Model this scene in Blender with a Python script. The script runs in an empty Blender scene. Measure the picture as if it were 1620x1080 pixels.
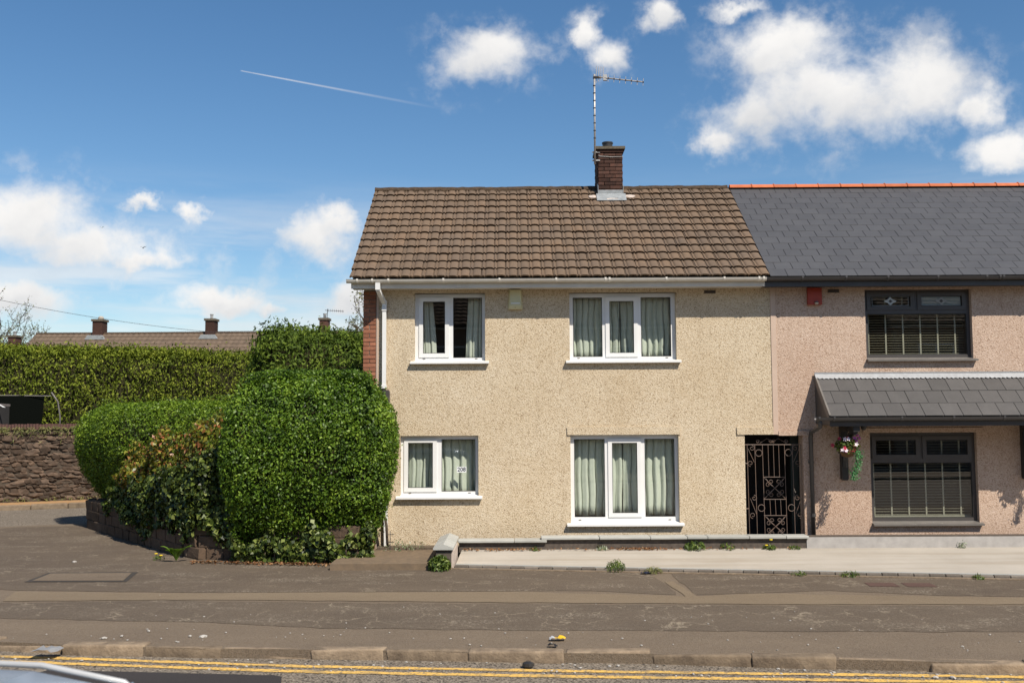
import bpy, bmesh, math, random
import numpy as np
from mathutils import Vector, Matrix, noise
random.seed(7); rng = np.random.default_rng(7)
S = bpy.context.scene
C = S.collection
R_ = math.radians

# ------------------------------------------------------------------ camera
CAM_H = 2.37
p, yw, rl = R_(4.264), R_(-0.2336), R_(-0.3123)
fw = Vector((math.sin(yw)*math.cos(p), math.cos(yw)*math.cos(p), math.sin(p)))
rt = Vector((math.cos(yw), -math.sin(yw), 0)); up = rt.cross(fw)
r2 = rt*math.cos(rl) + up*math.sin(rl); u2 = -rt*math.sin(rl) + up*math.cos(rl)
cd = bpy.data.cameras.new('camera'); cam = bpy.data.objects.new('camera', cd); C.objects.link(cam)
cam.matrix_world = Matrix(((r2.x, u2.x, -fw.x, 0), (r2.y, u2.y, -fw.y, 0), (r2.z, u2.z, -fw.z, CAM_H), (0, 0, 0, 1)))
cd.sensor_width = 36; cd.lens = 35.0; cd.clip_start = 0.1; cd.clip_end = 4000
cd.dof.use_dof = True; cd.dof.focus_distance = 17.2; cd.dof.aperture_fstop = 2.8
S.camera = cam

# ------------------------------------------------------------------ sun, sky, exposure
SUN_EL, SUN_AZ = R_(48.4), R_(36.0)           # azimuth measured to the right of straight behind the camera
to_sun = Vector((math.sin(SUN_AZ)*math.cos(SUN_EL), -math.cos(SUN_AZ)*math.cos(SUN_EL), math.sin(SUN_EL)))
sl = bpy.data.lights.new('sun', 'SUN'); sl.energy = 5.0; sl.angle = R_(0.53); sl.color = (1.0, 0.918, 0.80)
so = bpy.data.objects.new('sun', sl); C.objects.link(so); so.location = (10, -20, 30)
so.rotation_euler = (-to_sun).to_track_quat('-Z', 'Y').to_euler()
S.view_settings.view_transform = 'Standard'; S.view_settings.look = 'None'
S.view_settings.exposure = 0.34; S.view_settings.gamma = 1.0; S.view_settings.use_curve_mapping = False

W = bpy.data.worlds.new('World'); S.world = W; W.use_nodes = True
def world():
    nt = W.node_tree; N = nt.nodes; L = nt.links; N.clear()
    def nd(t, **k):
        n = N.new(t)
        for a, b in k.items(): setattr(n, a, b)
        return n
    def mth(op, a, b=None, c=None, clamp=False):
        n = nd('ShaderNodeMath', operation=op); n.use_clamp = clamp
        for i, v in enumerate((a, b, c)):
            if v is None: continue
            if isinstance(v, (int, float)): n.inputs[i].default_value = v
            else: L.new(v, n.inputs[i])
        return n.outputs[0]
    def mr(v, a, b, c=0., d=1., smooth=True):
        n = nd('ShaderNodeMapRange', interpolation_type='SMOOTHSTEP' if smooth else 'LINEAR')
        L.new(v, n.inputs[0]); n.inputs[1].default_value = a; n.inputs[2].default_value = b
        n.inputs[3].default_value = c; n.inputs[4].default_value = d
        return n.outputs[0]
    sky = nd('ShaderNodeTexSky', sky_type='NISHITA'); sky.sun_disc = False
    sky.sun_elevation = SUN_EL; sky.sun_rotation = math.pi - SUN_AZ
    sky.altitude = 100; sky.air_density = 1.0; sky.dust_density = 0.3; sky.ozone_density = 2.0
    geo = nd('ShaderNodeNewGeometry'); 
    tc = nd('ShaderNodeTexCoord'); d = tc.outputs['Generated']
    sep = nd('ShaderNodeSeparateXYZ'); L.new(d, sep.inputs[0])
    az = mth('ARCTAN2', sep.outputs[0], sep.outputs[1]); el = mth('ARCSINE', sep.outputs[2])
    cmb = nd('ShaderNodeCombineXYZ'); L.new(az, cmb.inputs[0]); L.new(el, cmb.inputs[1])
    # noise that frays the cloud outlines
    def nz(scale, detail, rough, vec=d, sc=(1, 1, 1), dist=0.):
        m = nd('ShaderNodeMapping'); m.inputs['Scale'].default_value = sc; L.new(vec, m.inputs[0])
        n = nd('ShaderNodeTexNoise'); n.inputs['Scale'].default_value = scale; n.inputs['Detail'].default_value = detail
        n.inputs['Roughness'].default_value = rough; n.inputs['Distortion'].default_value = dist; L.new(m.outputs[0], n.inputs[0])
        return n.outputs[0]
    n1 = nz(13, 8, 0.62, sc=(1, 1, 1.35), dist=.25); n2 = nz(5.5, 5, 0.55); n3 = nz(34, 6, 0.6)
    blobs = [(0.2674, 0.348, 0.054, 0.0349), (0.3166, 0.3004, 0.0952, 0.0476), (0.3937, 0.3031, 0.0603, 0.0394), (0.4417, 0.283, 0.0286, 0.0203), (0.2382, 0.2808, 0.0476, 0.0286), (0.2009, 0.2635, 0.0203, 0.0178), (-0.022, 0.3539, 0.0584, 0.0279), (0.0757, 0.3746, 0.0165, 0.0203), (0.0999, 0.3493, 0.0267, 0.0229), (0.1532, 0.3927, 0.0229, 0.0152), (0.2378, 0.3863, 0.0286, 0.0114), (0.4611, 0.2418, 0.0381, 0.0216), (-0.4606, 0.183, 0.075, 0.034), (-0.4096, 0.1649, 0.085, 0.028), (-0.3568, 0.1562, 0.042, 0.016), (-0.3204, 0.2004, 0.0165, 0.0114), (-0.3633, 0.1983, 0.0229, 0.0076), (-0.1906, 0.1749, 0.055, 0.026), (-0.1702, 0.1915, 0.0241, 0.019), (-0.4715, 0.1132, 0.055, 0.026), (-0.2896, 0.1132, 0.06, 0.018), (-0.2479, 0.1074, 0.028, 0.011), (-0.1622, 0.1151, 0.034, 0.02),
             # clouds beyond the frame, of the same kind
             (0.75, 0.26, 0.10, 0.04), (0.62, 0.16, 0.07, 0.02), (1.1, 0.35, 0.14, 0.05), (1.5, 0.2, 0.12, 0.035), (-0.8, 0.28, 0.12, 0.04), (-1.2, 0.18, 0.13, 0.03),
             (-1.5, 0.42, 0.12, 0.05), (2.1, 0.3, 0.14, 0.05), (-2.2, 0.25, 0.14, 0.04), (2.8, 0.35, 0.12, 0.045), (-2.8, 0.45, 0.13, 0.05), (0.3, 0.62, 0.12, 0.06), (-0.6, 0.7, 0.15, 0.07), (1.9, 0.75, 0.2, 0.08), (-2.0, 0.8, 0.2, 0.08)]
    def warp(scale, amp, vec):
        n = nd('ShaderNodeTexNoise'); n.inputs['Scale'].default_value = scale; n.inputs['Detail'].default_value = 6; n.inputs['Roughness'].default_value = .62; L.new(d, n.inputs[0])
        a = nd('ShaderNodeVectorMath', operation='SUBTRACT'); L.new(n.outputs['Color'], a.inputs[0]); a.inputs[1].default_value = (.5, .5, .5)
        b = nd('ShaderNodeVectorMath', operation='MULTIPLY'); L.new(a.outputs[0], b.inputs[0]); b.inputs[1].default_value = (amp, amp*.75, 0)
        c = nd('ShaderNodeVectorMath', operation='ADD'); L.new(vec, c.inputs[0]); L.new(b.outputs[0], c.inputs[1]); return c.outputs[0]
    wv = warp(8, .085, cmb.outputs[0]); wv = warp(26, .042, wv)
    best = None; low = None
    for a, e, ra, re in blobs:
        s = nd('ShaderNodeVectorMath', operation='SUBTRACT'); L.new(wv, s.inputs[0]); s.inputs[1].default_value = (a, e, 0)
        m = nd('ShaderNodeVectorMath', operation='MULTIPLY'); L.new(s.outputs[0], m.inputs[0]); m.inputs[1].default_value = (1/ra, 1/re, 0)
        l = nd('ShaderNodeVectorMath', operation='LENGTH'); L.new(m.outputs[0], l.inputs[0])
        v = mth('SUBTRACT', 1.0, l.outputs['Value'])
        best = v if best is None else mth('SMOOTH_MAX', best, v, 0.35)
        # height inside the cloud, for the greyer base
        sp = nd('ShaderNodeSeparateXYZ'); L.new(m.outputs[0], sp.inputs[0])
        w = mth('MULTIPLY', mth('MAXIMUM', v, 0.0), sp.outputs[1])
        low = w if low is None else mth('ADD', low, w)
    f = mth('ADD', best, mth('MULTIPLY', mth('SUBTRACT', n1, 0.5), 1.7))
    f = mth('ADD', f, mth('MULTIPLY', mth('SUBTRACT', n3, 0.5), 0.7))
    mask = mth('MULTIPLY', mr(f, -0.28, 0.8), .98)
    wisp = mth('MULTIPLY', mr(f, -0.7, 0.2, 0., 0.34), mr(n3, .42, .66))
    # thin veil low in the sky
    n4 = nz(3.2, 6, 0.6, sc=(1, 1, 9)); band = mth('MULTIPLY', mr(el, 0.0, 0.09), mr(el, 0.25, 0.13))
    veil = mth('MULTIPLY', mr(n4, 0.38, 0.68, 0., .6), band)
    # vapour trail
    a0, e0, a1, e1 = -0.2752, 0.3296, -0.0546, 0.3002
    dv_ = lambda a, e: Vector((math.sin(a)*math.cos(e), math.cos(a)*math.cos(e), math.sin(e)))
    d0, d1 = dv_(a0, e0), dv_(a1, e1); nn0 = d0.cross(d1).normalized(); tt0 = nn0.cross(d0).normalized(); ln = d0.angle(d1)
    def dot(v):
        q = nd('ShaderNodeVectorMath', operation='DOT_PRODUCT'); L.new(d, q.inputs[0]); q.inputs[1].default_value = v; return q.outputs['Value']
    along = mth('ADD', dot(tt0), mth('MULTIPLY', mr(dot(d0), 0.5, 0.2), -9.)); perp = mth('ABSOLUTE', dot(nn0))
    wid = mth('ADD', 0.0007, mth('MULTIPLY', along, 0.0075))
    tr = mth('MULTIPLY', mr(mth('DIVIDE', perp, wid), 1.0, 0.2), mth('MULTIPLY', mr(along, -0.0005, 0.002), mr(along, ln, 0.02, 0., .45)))
    tr = mth('MULTIPLY', tr, mr(n3, .2, .6, .6, 1.))
    dens = mth('MAXIMUM', mth('MAXIMUM', mask, tr), mth('MAXIMUM', wisp, veil))
    horizon = mr(el, -0.01, 0.02)
    dens = mth('MULTIPLY', dens, horizon)
    # brightness inside the clouds
    sh = mth('ADD', mth('MULTIPLY', low, 0.32), mth('MULTIPLY', mth('SUBTRACT', n2, 0.5), 1.0))
    sh = mth('ADD', sh, mth('MULTIPLY', mth('SUBTRACT', n1, 0.5), -0.35))
    shade = mr(sh, -0.4, 0.22)
    cm = nd('ShaderNodeMix', data_type='RGBA'); L.new(shade, cm.inputs[0])
    cm.inputs[6].default_value = (5.7, 5.8, 6.0, 1); cm.inputs[7].default_value = (8.6, 8.4, 8.15, 1)
    mx = nd('ShaderNodeMix', data_type='RGBA'); L.new(dens, mx.inputs[0])
    hs = nd('ShaderNodeHueSaturation'); hs.inputs['Saturation'].default_value = 1.22; hs.inputs['Hue'].default_value = .499; L.new(sky.outputs[0], hs.inputs['Color'])
    L.new(hs.outputs[0], mx.inputs[6]); L.new(cm.outputs[2], mx.inputs[7])
    bg = nd('ShaderNodeBackground'); bg.inputs[1].default_value = 0.092; L.new(mx.outputs[2], bg.inputs[0])
    out = nd('ShaderNodeOutputWorld'); L.new(bg.outputs[0], out.inputs[0])
world()

# ------------------------------------------------------------------ materials
class NT:
    def __init__(s, name):
        s.m = bpy.data.materials.new(name); s.m.use_nodes = True; s.t = s.m.node_tree; s.N = s.t.nodes; s.L = s.t.links
        s.b = s.N['Principled BSDF']; s.out = s.N['Material Output']
        tc = s.N.new('ShaderNodeTexCoord'); s.obj = tc.outputs['Object']
        g = s.N.new('ShaderNodeNewGeometry'); s.pos = g.outputs['Position']
    def noise(s, scale, detail=4, rough=.55, vec=None, sc=None, dist=0.):
        n = s.N.new('ShaderNodeTexNoise'); n.inputs['Scale'].default_value = scale; n.inputs['Detail'].default_value = detail
        n.inputs['Roughness'].default_value = rough; n.inputs['Distortion'].default_value = dist
        v = vec or s.pos
        if sc:
            mp = s.N.new('ShaderNodeMapping'); mp.inputs['Scale'].default_value = sc; s.L.new(v, mp.inputs[0]); v = mp.outputs[0]
        s.L.new(v, n.inputs['Vector']); return n.outputs['Fac']
    def voro(s, scale, feature='F1', vec=None, out='Distance', rnd=1.):
        n = s.N.new('ShaderNodeTexVoronoi'); n.feature = feature; n.inputs['Scale'].default_value = scale; n.inputs['Randomness'].default_value = rnd
        s.L.new(vec or s.pos, n.inputs['Vector']); return n.outputs[out]
    def ramp(s, fac, stops):
        n = s.N.new('ShaderNodeValToRGB'); e = n.color_ramp.elements
        while len(e) < len(stops): e.new(.5)
        for i, (q, c) in enumerate(stops):
            e[i].position = q; e[i].color = tuple(c)+(1,) if len(c) == 3 else c
        s.L.new(fac, n.inputs[0]); return n.outputs[0]
    def mr(s, v, a, b, c=0., d=1.):
        n = s.N.new('ShaderNodeMapRange'); s.L.new(v, n.inputs[0])
        for i, q in enumerate((a, b, c, d)): n.inputs[i+1].default_value = q
        return n.outputs[0]
    def mix(s, fac, a, b, blend='MIX'):
        n = s.N.new('ShaderNodeMix'); n.data_type = 'RGBA'; n.blend_type = blend
        for i, v in ((0, fac), (6, a), (7, b)):
            if isinstance(v, (int, float)): n.inputs[i].default_value = v
            elif isinstance(v, (tuple, list)): n.inputs[i].default_value = tuple(v)+(1,)
            else: s.L.new(v, n.inputs[i])
        return n.outputs[2]
    def math(s, op, a, b=0.):
        n = s.N.new('ShaderNodeMath'); n.operation = op
        for i, v in enumerate((a, b)):
            if isinstance(v, (int, float)): n.inputs[i].default_value = v
            else: s.L.new(v, n.inputs[i])
        return n.outputs[0]
    def objrnd(s): return s.N.new('ShaderNodeObjectInfo').outputs['Random']
    def attr(s, name):
        n = s.N.new('ShaderNodeAttribute'); n.attribute_name = name; return n.outputs['Fac']
    def bump(s, h, strength=.3, dist=.01):
        n = s.N.new('ShaderNodeBump'); n.inputs['Strength'].default_value = strength; n.inputs['Distance'].default_value = dist
        s.L.new(h, n.inputs['Height']); s.L.new(n.outputs[0], s.b.inputs['Normal']); return s
    def col(s, c):
        if isinstance(c, tuple): s.b.inputs['Base Color'].default_value = c+(1,)
        else: s.L.new(c, s.b.inputs['Base Color'])
        return s
    def set(s, rough=.7, spec=.4, metal=0.):
        if isinstance(rough, (int, float)): s.b.inputs['Roughness'].default_value = rough
        else: s.L.new(rough, s.b.inputs['Roughness'])
        s.b.inputs['Specular IOR Level'].default_value = spec; s.b.inputs['Metallic'].default_value = metal; return s

def simple(name, c, c2=None, scale=6, rough=.6, spec=.4, metal=0., rnd=0., bump=0., bscale=60, detail=6, dirt=0., dist=.005):
    t = NT(name); c2 = c2 or tuple(v*.78 for v in c)
    k = t.mix(t.mr(t.noise(scale, detail, .6), .3, .7), c, c2)
    if dirt: k = t.mix(t.mr(t.noise(scale*.35, 8, .7), .5, .8, 0, dirt), k, tuple(v*.45 for v in c))
    if rnd: k = t.mix(1., k, t.ramp(t.objrnd(), [(0, (1-rnd,)*3), (1, (1+rnd*.6,)*3)]), 'MULTIPLY')
    t.col(k).set(rough, spec, metal)
    if bump: t.bump(t.noise(bscale, 5, .6), bump, dist)
    return t.m

def dash(name, stops, tint):
    t = NT(name)
    v1 = t.N.new('ShaderNodeTexVoronoi'); v1.inputs['Scale'].default_value = 84; t.L.new(t.pos, v1.inputs['Vector'])
    v2 = t.N.new('ShaderNodeTexVoronoi'); v2.inputs['Scale'].default_value = 56; t.L.new(t.pos, v2.inputs['Vector'])
    r1 = t.N.new('ShaderNodeSeparateColor'); t.L.new(v1.outputs['Color'], r1.inputs[0])
    r2 = t.N.new('ShaderNodeSeparateColor'); t.L.new(v2.outputs['Color'], r2.inputs[0])
    fac = t.math('ADD', t.math('MULTIPLY', r1.outputs[0], .55), t.math('MULTIPLY', r2.outputs[1], .45))
    k = t.ramp(fac, stops)
    st = t.mr(t.noise(.9, 6, .65), .32, .7)
    k = t.mix(st, k, t.mix(1., k, tint, 'MULTIPLY'))
    stain = t.mr(t.noise(1.7, 8, .72, sc=(3.2, 1, .38)), .53, .74, 0, .42)
    k = t.mix(stain, k, t.mix(1., k, (.62, .58, .52), 'MULTIPLY'))
    # paler patches where the finish has been repaired
    pal = t.mr(t.noise(1.1, 7, .75, sc=(1, 1, 1.8)), .58, .70, 0, .42)
    k = t.mix(pal, k, t.mix(.5, k, (.66, .58, .46)))
    t.col(k).set(.9, .2)
    t.bump(t.math('ADD', v1.outputs['Distance'], t.math('MULTIPLY', v2.outputs['Distance'], .9)), .5, .009)
    return t.m

def asphalt(name, dark, light, crack=0., speck=.12, sc=95, bump=.6, gravel=0.):
    t = NT(name)
    v = t.N.new('ShaderNodeTexVoronoi'); v.inputs['Scale'].default_value = sc; t.L.new(t.pos, v.inputs['Vector'])
    sp = t.N.new('ShaderNodeSeparateColor'); t.L.new(v.outputs['Color'], sp.inputs[0])
    k = t.mix(t.mr(t.noise(.75, 8, .65, sc=(.6, 1.3, 1)), .3, .72), dark, light)
    k = t.mix(t.mr(t.noise(3.1, 8, .7), .45, .75, 0, .6), k, tuple(a*.6+b*.4 for a, b in zip(light, dark)))
    k = t.mix(t.mr(sp.outputs[0], 0, 1, 0, speck), k, (.36, .31, .25))
    k = t.mix(t.mr(sp.outputs[1], .6, 1, 0, speck*1.6), k, (.02, .019, .018))
    if gravel:
        gm = t.math('MULTIPLY', t.mr(t.noise(.9, 5, .7, sc=(.7, 2., 1)), .52, .64), t.mr(t.noise(30, 3, .6), .53, .60))
        k = t.mix(t.math('MULTIPLY', gm, gravel), k, (.42, .37, .29))
    if crack:
        wv = t.N.new('ShaderNodeVectorMath'); wv.operation = 'ADD'
        nn = t.N.new('ShaderNodeTexNoise'); nn.inputs['Scale'].default_value = 4.5; nn.inputs['Detail'].default_value = 5; t.L.new(t.pos, nn.inputs['Vector'])
        ms = t.N.new('ShaderNodeVectorMath'); ms.operation = 'SCALE'; ms.inputs[3].default_value = .5; t.L.new(nn.outputs['Color'], ms.inputs[0])
        t.L.new(t.pos, wv.inputs[0]); t.L.new(ms.outputs[0], wv.inputs[1])
        mp = t.N.new('ShaderNodeMapping'); mp.inputs['Scale'].default_value = (2.3, 1.15, 1); t.L.new(wv.outputs[0], mp.inputs[0])
        e = t.voro(1.0, 'DISTANCE_TO_EDGE', mp.outputs[0])
        cr = t.math('MULTIPLY', t.mr(e, .004, .018, 1, 0), t.mr(t.noise(1.3, 6, .7), .43, .55))
        k = t.mix(t.math('MULTIPLY', cr, crack), k, (.30, .25, .18))
    t.col(k).set(.88, .25)
    t.bump(t.math('ADD', v.outputs['Distance'], t.noise(30, 4, .6)), bump, .006)
    return t.m

def leafmat(name, cols, rough=.38, spec=.5, trans=.25):
    t = NT(name)
    r = t.attr('rnd')
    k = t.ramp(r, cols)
    k = t.mix(t.mr(t.noise(1.3, 4, .6), .35, .7, 0, .5), k, t.mix(1., k, (.72, .78, .7), 'MULTIPLY'))
    t.col(k).set(rough, spec)
    tr = t.N.new('ShaderNodeBsdfTranslucent'); t.L.new(t.mix(1., k, (1.5, 1.5, .7), 'MULTIPLY'), tr.inputs[0])
    ms = t.N.new('ShaderNodeMixShader'); ms.inputs[0].default_value = trans
    t.L.new(t.b.outputs[0], ms.inputs[1]); t.L.new(tr.outputs[0], ms.inputs[2]); t.L.new(ms.outputs[0], t.out.inputs[0])
    return t.m

def glassmat(name, refl=1.0, tint=(.93, .96, .94)):
    t = NT(name); t.N.remove(t.b)
    g = t.N.new('ShaderNodeNewGeometry'); dp_ = t.N.new('ShaderNodeVectorMath'); dp_.operation = 'DOT_PRODUCT'
    t.L.new(g.outputs['Incoming'], dp_.inputs[0]); t.L.new(g.outputs['Normal'], dp_.inputs[1])
    sch = t.math('POWER', t.math('SUBTRACT', 1., t.math('ABSOLUTE', dp_.outputs['Value'])), 5.)
    fm = t.math('MINIMUM', t.math('ADD', t.math('MULTIPLY', sch, .9), 0.11*refl), 1.)
    tb = t.N.new('ShaderNodeBsdfTransparent'); tb.inputs[0].default_value = tint+(1,)
    gb = t.N.new('ShaderNodeBsdfGlossy'); gb.inputs['Roughness'].default_value = 0.0
    bp = t.N.new('ShaderNodeBump'); bp.inputs['Strength'].default_value = .02; bp.inputs['Distance'].default_value = .02
    t.L.new(t.noise(1.6, 2, .5), bp.inputs['Height']); t.L.new(bp.outputs[0], gb.inputs['Normal'])
    ms = t.N.new('ShaderNodeMixShader'); t.L.new(fm, ms.inputs[0]); t.L.new(tb.outputs[0], ms.inputs[1]); t.L.new(gb.outputs[0], ms.inputs[2])
    t.L.new(ms.outputs[0], t.out.inputs[0]); return t.m

m = {}
m['cream_dash'] = dash('cream_pebbledash', [(0, (.23, .168, .108)), (.2, (.385, .302, .202)), (.36, (.52, .427, .303)), (.6, (.578, .488, .358)), (1, (.645, .568, .443))], (.9, .86, .80))
m['pink_dash'] = dash('pink_pebbledash', [(0, (.24, .157, .11)), (.2, (.365, .258, .19)), (.36, (.48, .358, .276)), (.6, (.53, .408, .322)), (1, (.59, .475, .39))], (.88, .82, .78))
m['strip'] = simple('pink_paint', (.52, .40, .32), (.47, .355, .28), 3, .8, .2, bump=.2)
m['upvc'] = simple('white_upvc', (.72, .72, .71), (.66, .66, .64), 2, .35, .5, dirt=.06)
m['fascia'] = simple('aged_white_board', (.66, .63, .57), (.56, .53, .47), 2.5, .45, .4, dirt=.25)
m['gutter_white'] = simple('aged_white_gutter', (.70, .67, .60), (.60, .56, .49), 3, .4, .45, dirt=.3)
m['anthracite'] = simple('anthracite_plastic', (.055, .052, .052), (.045, .042, .042), 3, .42, .45)
m['anth_frame'] = simple('brown_grey_frame', (.07, .062, .058), (.055, .05, .047), 3, .4, .45)
m['sill_grey'] = simple('grey_sill', (.16, .145, .13), (.12, .11, .1), 4, .45, .4)
m['black'] = simple('black_paint', (.018, .017, .017), (.03, .028, .026), 8, .4, .5)
m['gasket'] = simple('black_gasket', (.02, .02, .02), None, 5, .6)
m['glass'] = glassmat('window_glass', 1.0)
m['glass_dark'] = glassmat('window_glass_tinted', 1.25, (.72, .75, .74))
m['frost'] = simple('frosted_glass', (.48, .52, .53), (.42, .46, .47), 9, .25, .5)
m['lead'] = simple('lead_came', (.30, .31, .31), None, 9, .4, .5)
m['curtain'] = simple('sage_curtain', (.56, .59, .51), (.50, .53, .455), 7, .9, .1)
m['curtain2'] = simple('pale_curtain', (.58, .60, .53), (.51, .535, .47), 7, .9, .1)
m['interior'] = simple('room_plaster', (.30, .26, .22), (.26, .22, .19), 1.5, .9, .1)
m['carpet'] = simple('room_carpet', (.12, .09, .075), None, 8, .95, .05)
m['blind'] = simple('cream_blind', (.58, .54, .42), (.52, .48, .37), 9, .5, .3)
m['alarm'] = simple('cream_alarm', (.60, .57, .36), (.52, .49, .30), 6, .45, .4, dirt=.2)
m['redbox'] = simple('red_alarm', (.34, .045, .02), (.26, .03, .015), 5, .45, .4)
m['chrome'] = simple('bright_metal', (.6, .6, .6), None, 5, .25, .5, 1.)
m['vent'] = simple('vent_grille', (.10, .07, .05), None, 9, .7)
m['iron'] = simple('rusty_gate_paint', (.13, .11, .10), (.20, .12, .08), 22, .6, .4, dirt=.4)
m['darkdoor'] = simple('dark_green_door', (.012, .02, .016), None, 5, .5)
m['brick_red'] = simple('red_brick', (.33, .145, .085), (.25, .10, .06), 16, .85, .2, rnd=.30, bump=.4, bscale=90)
m['coping_brick'] = simple('dark_coping_brick', (.12, .062, .052), (.075, .045, .04), 16, .9, .2, bump=.4)
m['brick_dark'] = simple('sooty_brick', (.095, .045, .032), (.055, .032, .026), 12, .9, .2, rnd=.5, bump=.4, bscale=90)
m['mortar'] = simple('mortar', (.26, .22, .18), (.18, .155, .13), 14, .95, .1, bump=.4)
m['mortar_dark'] = simple('sooty_mortar', (.06, .05, .043), None, 14, .95, .1, bump=.4)
m['leadsheet'] = simple('lead_flashing', (.30, .32, .33), (.20, .215, .22), 14, .55, .4, dirt=.3)
m['whitemortar'] = simple('pale_mortar', (.55, .47, .41), (.38, .32, .28), 22, .9, .2, bump=.5)
m['capstone'] = simple('mossy_cap', (.15, .125, .095), (.09, .08, .06), 24, .95, .1, bump=.6, dirt=.5)
def tilemat():
    t = NT('concrete_tile')
    k = t.mix(t.mr(t.noise(26, 6, .7), .3, .72), (.185, .132, .09), (.115, .083, .059))
    k = t.mix(t.mr(t.noise(1.2, 6, .65), .38, .68, 0, .55), k, (.13, .105, .085))
    k = t.mix(t.mr(t.noise(7, 6, .7), .55, .75, 0, .5), k, (.22, .155, .098))
    k = t.mix(t.mr(t.noise(60, 3, .6), .62, .72, 0, .5), k, (.055, .048, .04))
    k = t.mix(1., k, t.ramp(t.math('FRACT', t.math('ADD', t.objrnd(), t.attr('rnd'))), [(0, (.86, .85, .85)), (.5, (1., .98, .97)), (1, (1.10, 1.04, .99))]), 'MULTIPLY')
    t.col(k).set(.92, .15); t.bump(t.noise(120, 4, .6), .35, .004); return t.m
m['tile'] = tilemat()
m['slate'] = simple('grey_slate', (.075, .075, .078), (.064, .064, .068), 3, .5, .35, rnd=.07, bump=.12, bscale=40)
m['slate_edge'] = simple('canopy_slate', (.088, .083, .08), (.072, .068, .066), 5, .55, .3, rnd=.12, bump=.15, bscale=50, dirt=.25)
m['ridge_red'] = simple('terracotta_ridge', (.56, .165, .07), (.46, .13, .055), 7, .8, .2, rnd=.18)
m['ridge_moss'] = simple('mossy_ridge', (.10, .068, .045), (.05, .038, .028), 16, .95, .05, bump=.8, dirt=.6, dist=.02)
m['deck'] = simple('felt_and_passage_dark', (.03, .028, .027), None, 4, .95)
m['leadwave'] = simple('pale_lead', (.36, .37, .38), (.28, .285, .29), 12, .5, .4)
def forecourt():
    t = NT('pale_concrete')
    k = t.mix(t.mr(t.noise(1.1, 7, .65), .3, .7), (.43, .39, .335), (.365, .33, .28))
    k = t.mix(t.mr(t.noise(.9, 6, .7, sc=(.25, 3.2, 1)), .46, .70, 0, .7), k, (.29, .245, .185))
    k = t.mix(t.mr(t.noise(24, 5, .7), .6, .72, 0, .4), k, (.27, .24, .20))
    k = t.mix(t.mr(t.noise(5, 6, .75), .62, .74, 0, .35), k, (.52, .48, .42))
    t.col(k).set(.9, .2); t.bump(t.noise(70, 4, .6), .3, .004); return t.m
m['concrete_pale'] = forecourt()
m['coping'] = simple('grey_coping', (.40, .40, .37), (.33, .33, .305), 5, .8, .25, rnd=.12, bump=.2)
m['wall_dark'] = simple('weathered_block', (.12, .098, .08), (.07, .058, .05), 14, .95, .15, bump=.6, dirt=.4)
m['edging'] = simple('grey_timber_edging', (.40, .38, .36), (.31, .295, .28), 7, .85, .2, bump=.3, dirt=.25)
m['step'] = simple('brown_step', (.20, .145, .095), (.13, .10, .072), 9, .95, .15, bump=.5, dirt=.4)
m['edgebrick'] = simple('edge_brick', (.19, .165, .14), (.14, .12, .10), 20, .9, .2, rnd=.3, bump=.4)
m['kerb'] = simple('sandstone_kerb', (.29, .222, .152), (.14, .105, .074), 7, .92, .2, rnd=.22, bump=.7, bscale=30, dirt=.5, dist=.015)
m['pave'] = asphalt('footway_asphalt', (.115, .084, .057), (.165, .124, .083), 0., .2)
m['pave_dark'] = asphalt('dark_footway_asphalt', (.078, .057, .040), (.112, .084, .058), .45, .14, gravel=.5)
m['pave_dark2'] = asphalt('cracked_footway_asphalt', (.076, .056, .039), (.112, .084, .058), .7, .16, gravel=.4)
m['pave_sand'] = asphalt('trench_asphalt', (.155, .115, .073), (.195, .148, .096), 0., .12)
m['road'] = asphalt('road_chippings', (.105, .083, .06), (.15, .12, .086), 0., .6, 58, 1.)
m['road_dark'] = asphalt('dark_road_surface', (.03, .026, .026), (.038, .033, .032), 0., .03, 120, .3)
m['iron_cover'] = simple('cover_frame', (.05, .042, .034), None, 20, .85, bump=.3)
m['red_cover'] = simple('red_cover', (.105, .056, .043), (.075, .044, .034), 14, .85, bump=.3)
def yellow():
    t = NT('yellow_road_paint')
    k = t.mix(t.mr(t.noise(9, 6, .7), .35, .7), (.72, .44, .10), (.55, .35, .11))
    k = t.mix(t.mr(t.noise(30, 5, .7), .50, .60, 0, .8), k, (.15, .125, .095))
    k = t.mix(t.mr(t.noise(2.1, 4, .6), .56, .68, 0, .7), k, (.17, .14, .10))
    t.col(k).set(.85, .25); t.bump(t.noise(80, 4, .6), .6, .005); return t.m
m['yellow'] = yellow()
m['earth'] = simple('earth_and_grass', (.07, .085, .03), (.10, .085, .05), 2, .95, .1)
m['soil'] = simple('dry_leaf_litter', (.10, .062, .038), (.06, .04, .028), 30, .95, .1, bump=.6)
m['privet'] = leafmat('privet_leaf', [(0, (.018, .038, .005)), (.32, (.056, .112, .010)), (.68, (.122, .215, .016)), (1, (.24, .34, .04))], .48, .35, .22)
m['privet2'] = leafmat('lighter_privet_leaf', [(0, (.030, .055, .006)), (.32, (.082, .145, .010)), (.68, (.152, .24, .016)), (1, (.26, .35, .035))], .48, .35, .22)  # lighter leaf tones for the corner hedge
m['conifer'] = leafmat('conifer_spray', [(0, (.05, .07, .008)), (.4, (.115, .15, .013)), (.8, (.18, .22, .020)), (1, (.25, .27, .035))], .7, .2, .15)
m['conifer2'] = leafmat('dark_conifer_spray', [(0, (.025, .045, .007)), (.4, (.06, .098, .011)), (.8, (.105, .155, .016)), (1, (.16, .21, .025))], .7, .2, .15)
m['ivy'] = leafmat('ivy_leaf', [(0, (.012, .022, .005)), (.4, (.038, .06, .010)), (.8, (.10, .135, .02)), (1, (.24, .27, .075))], .45, .3, .12)
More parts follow.
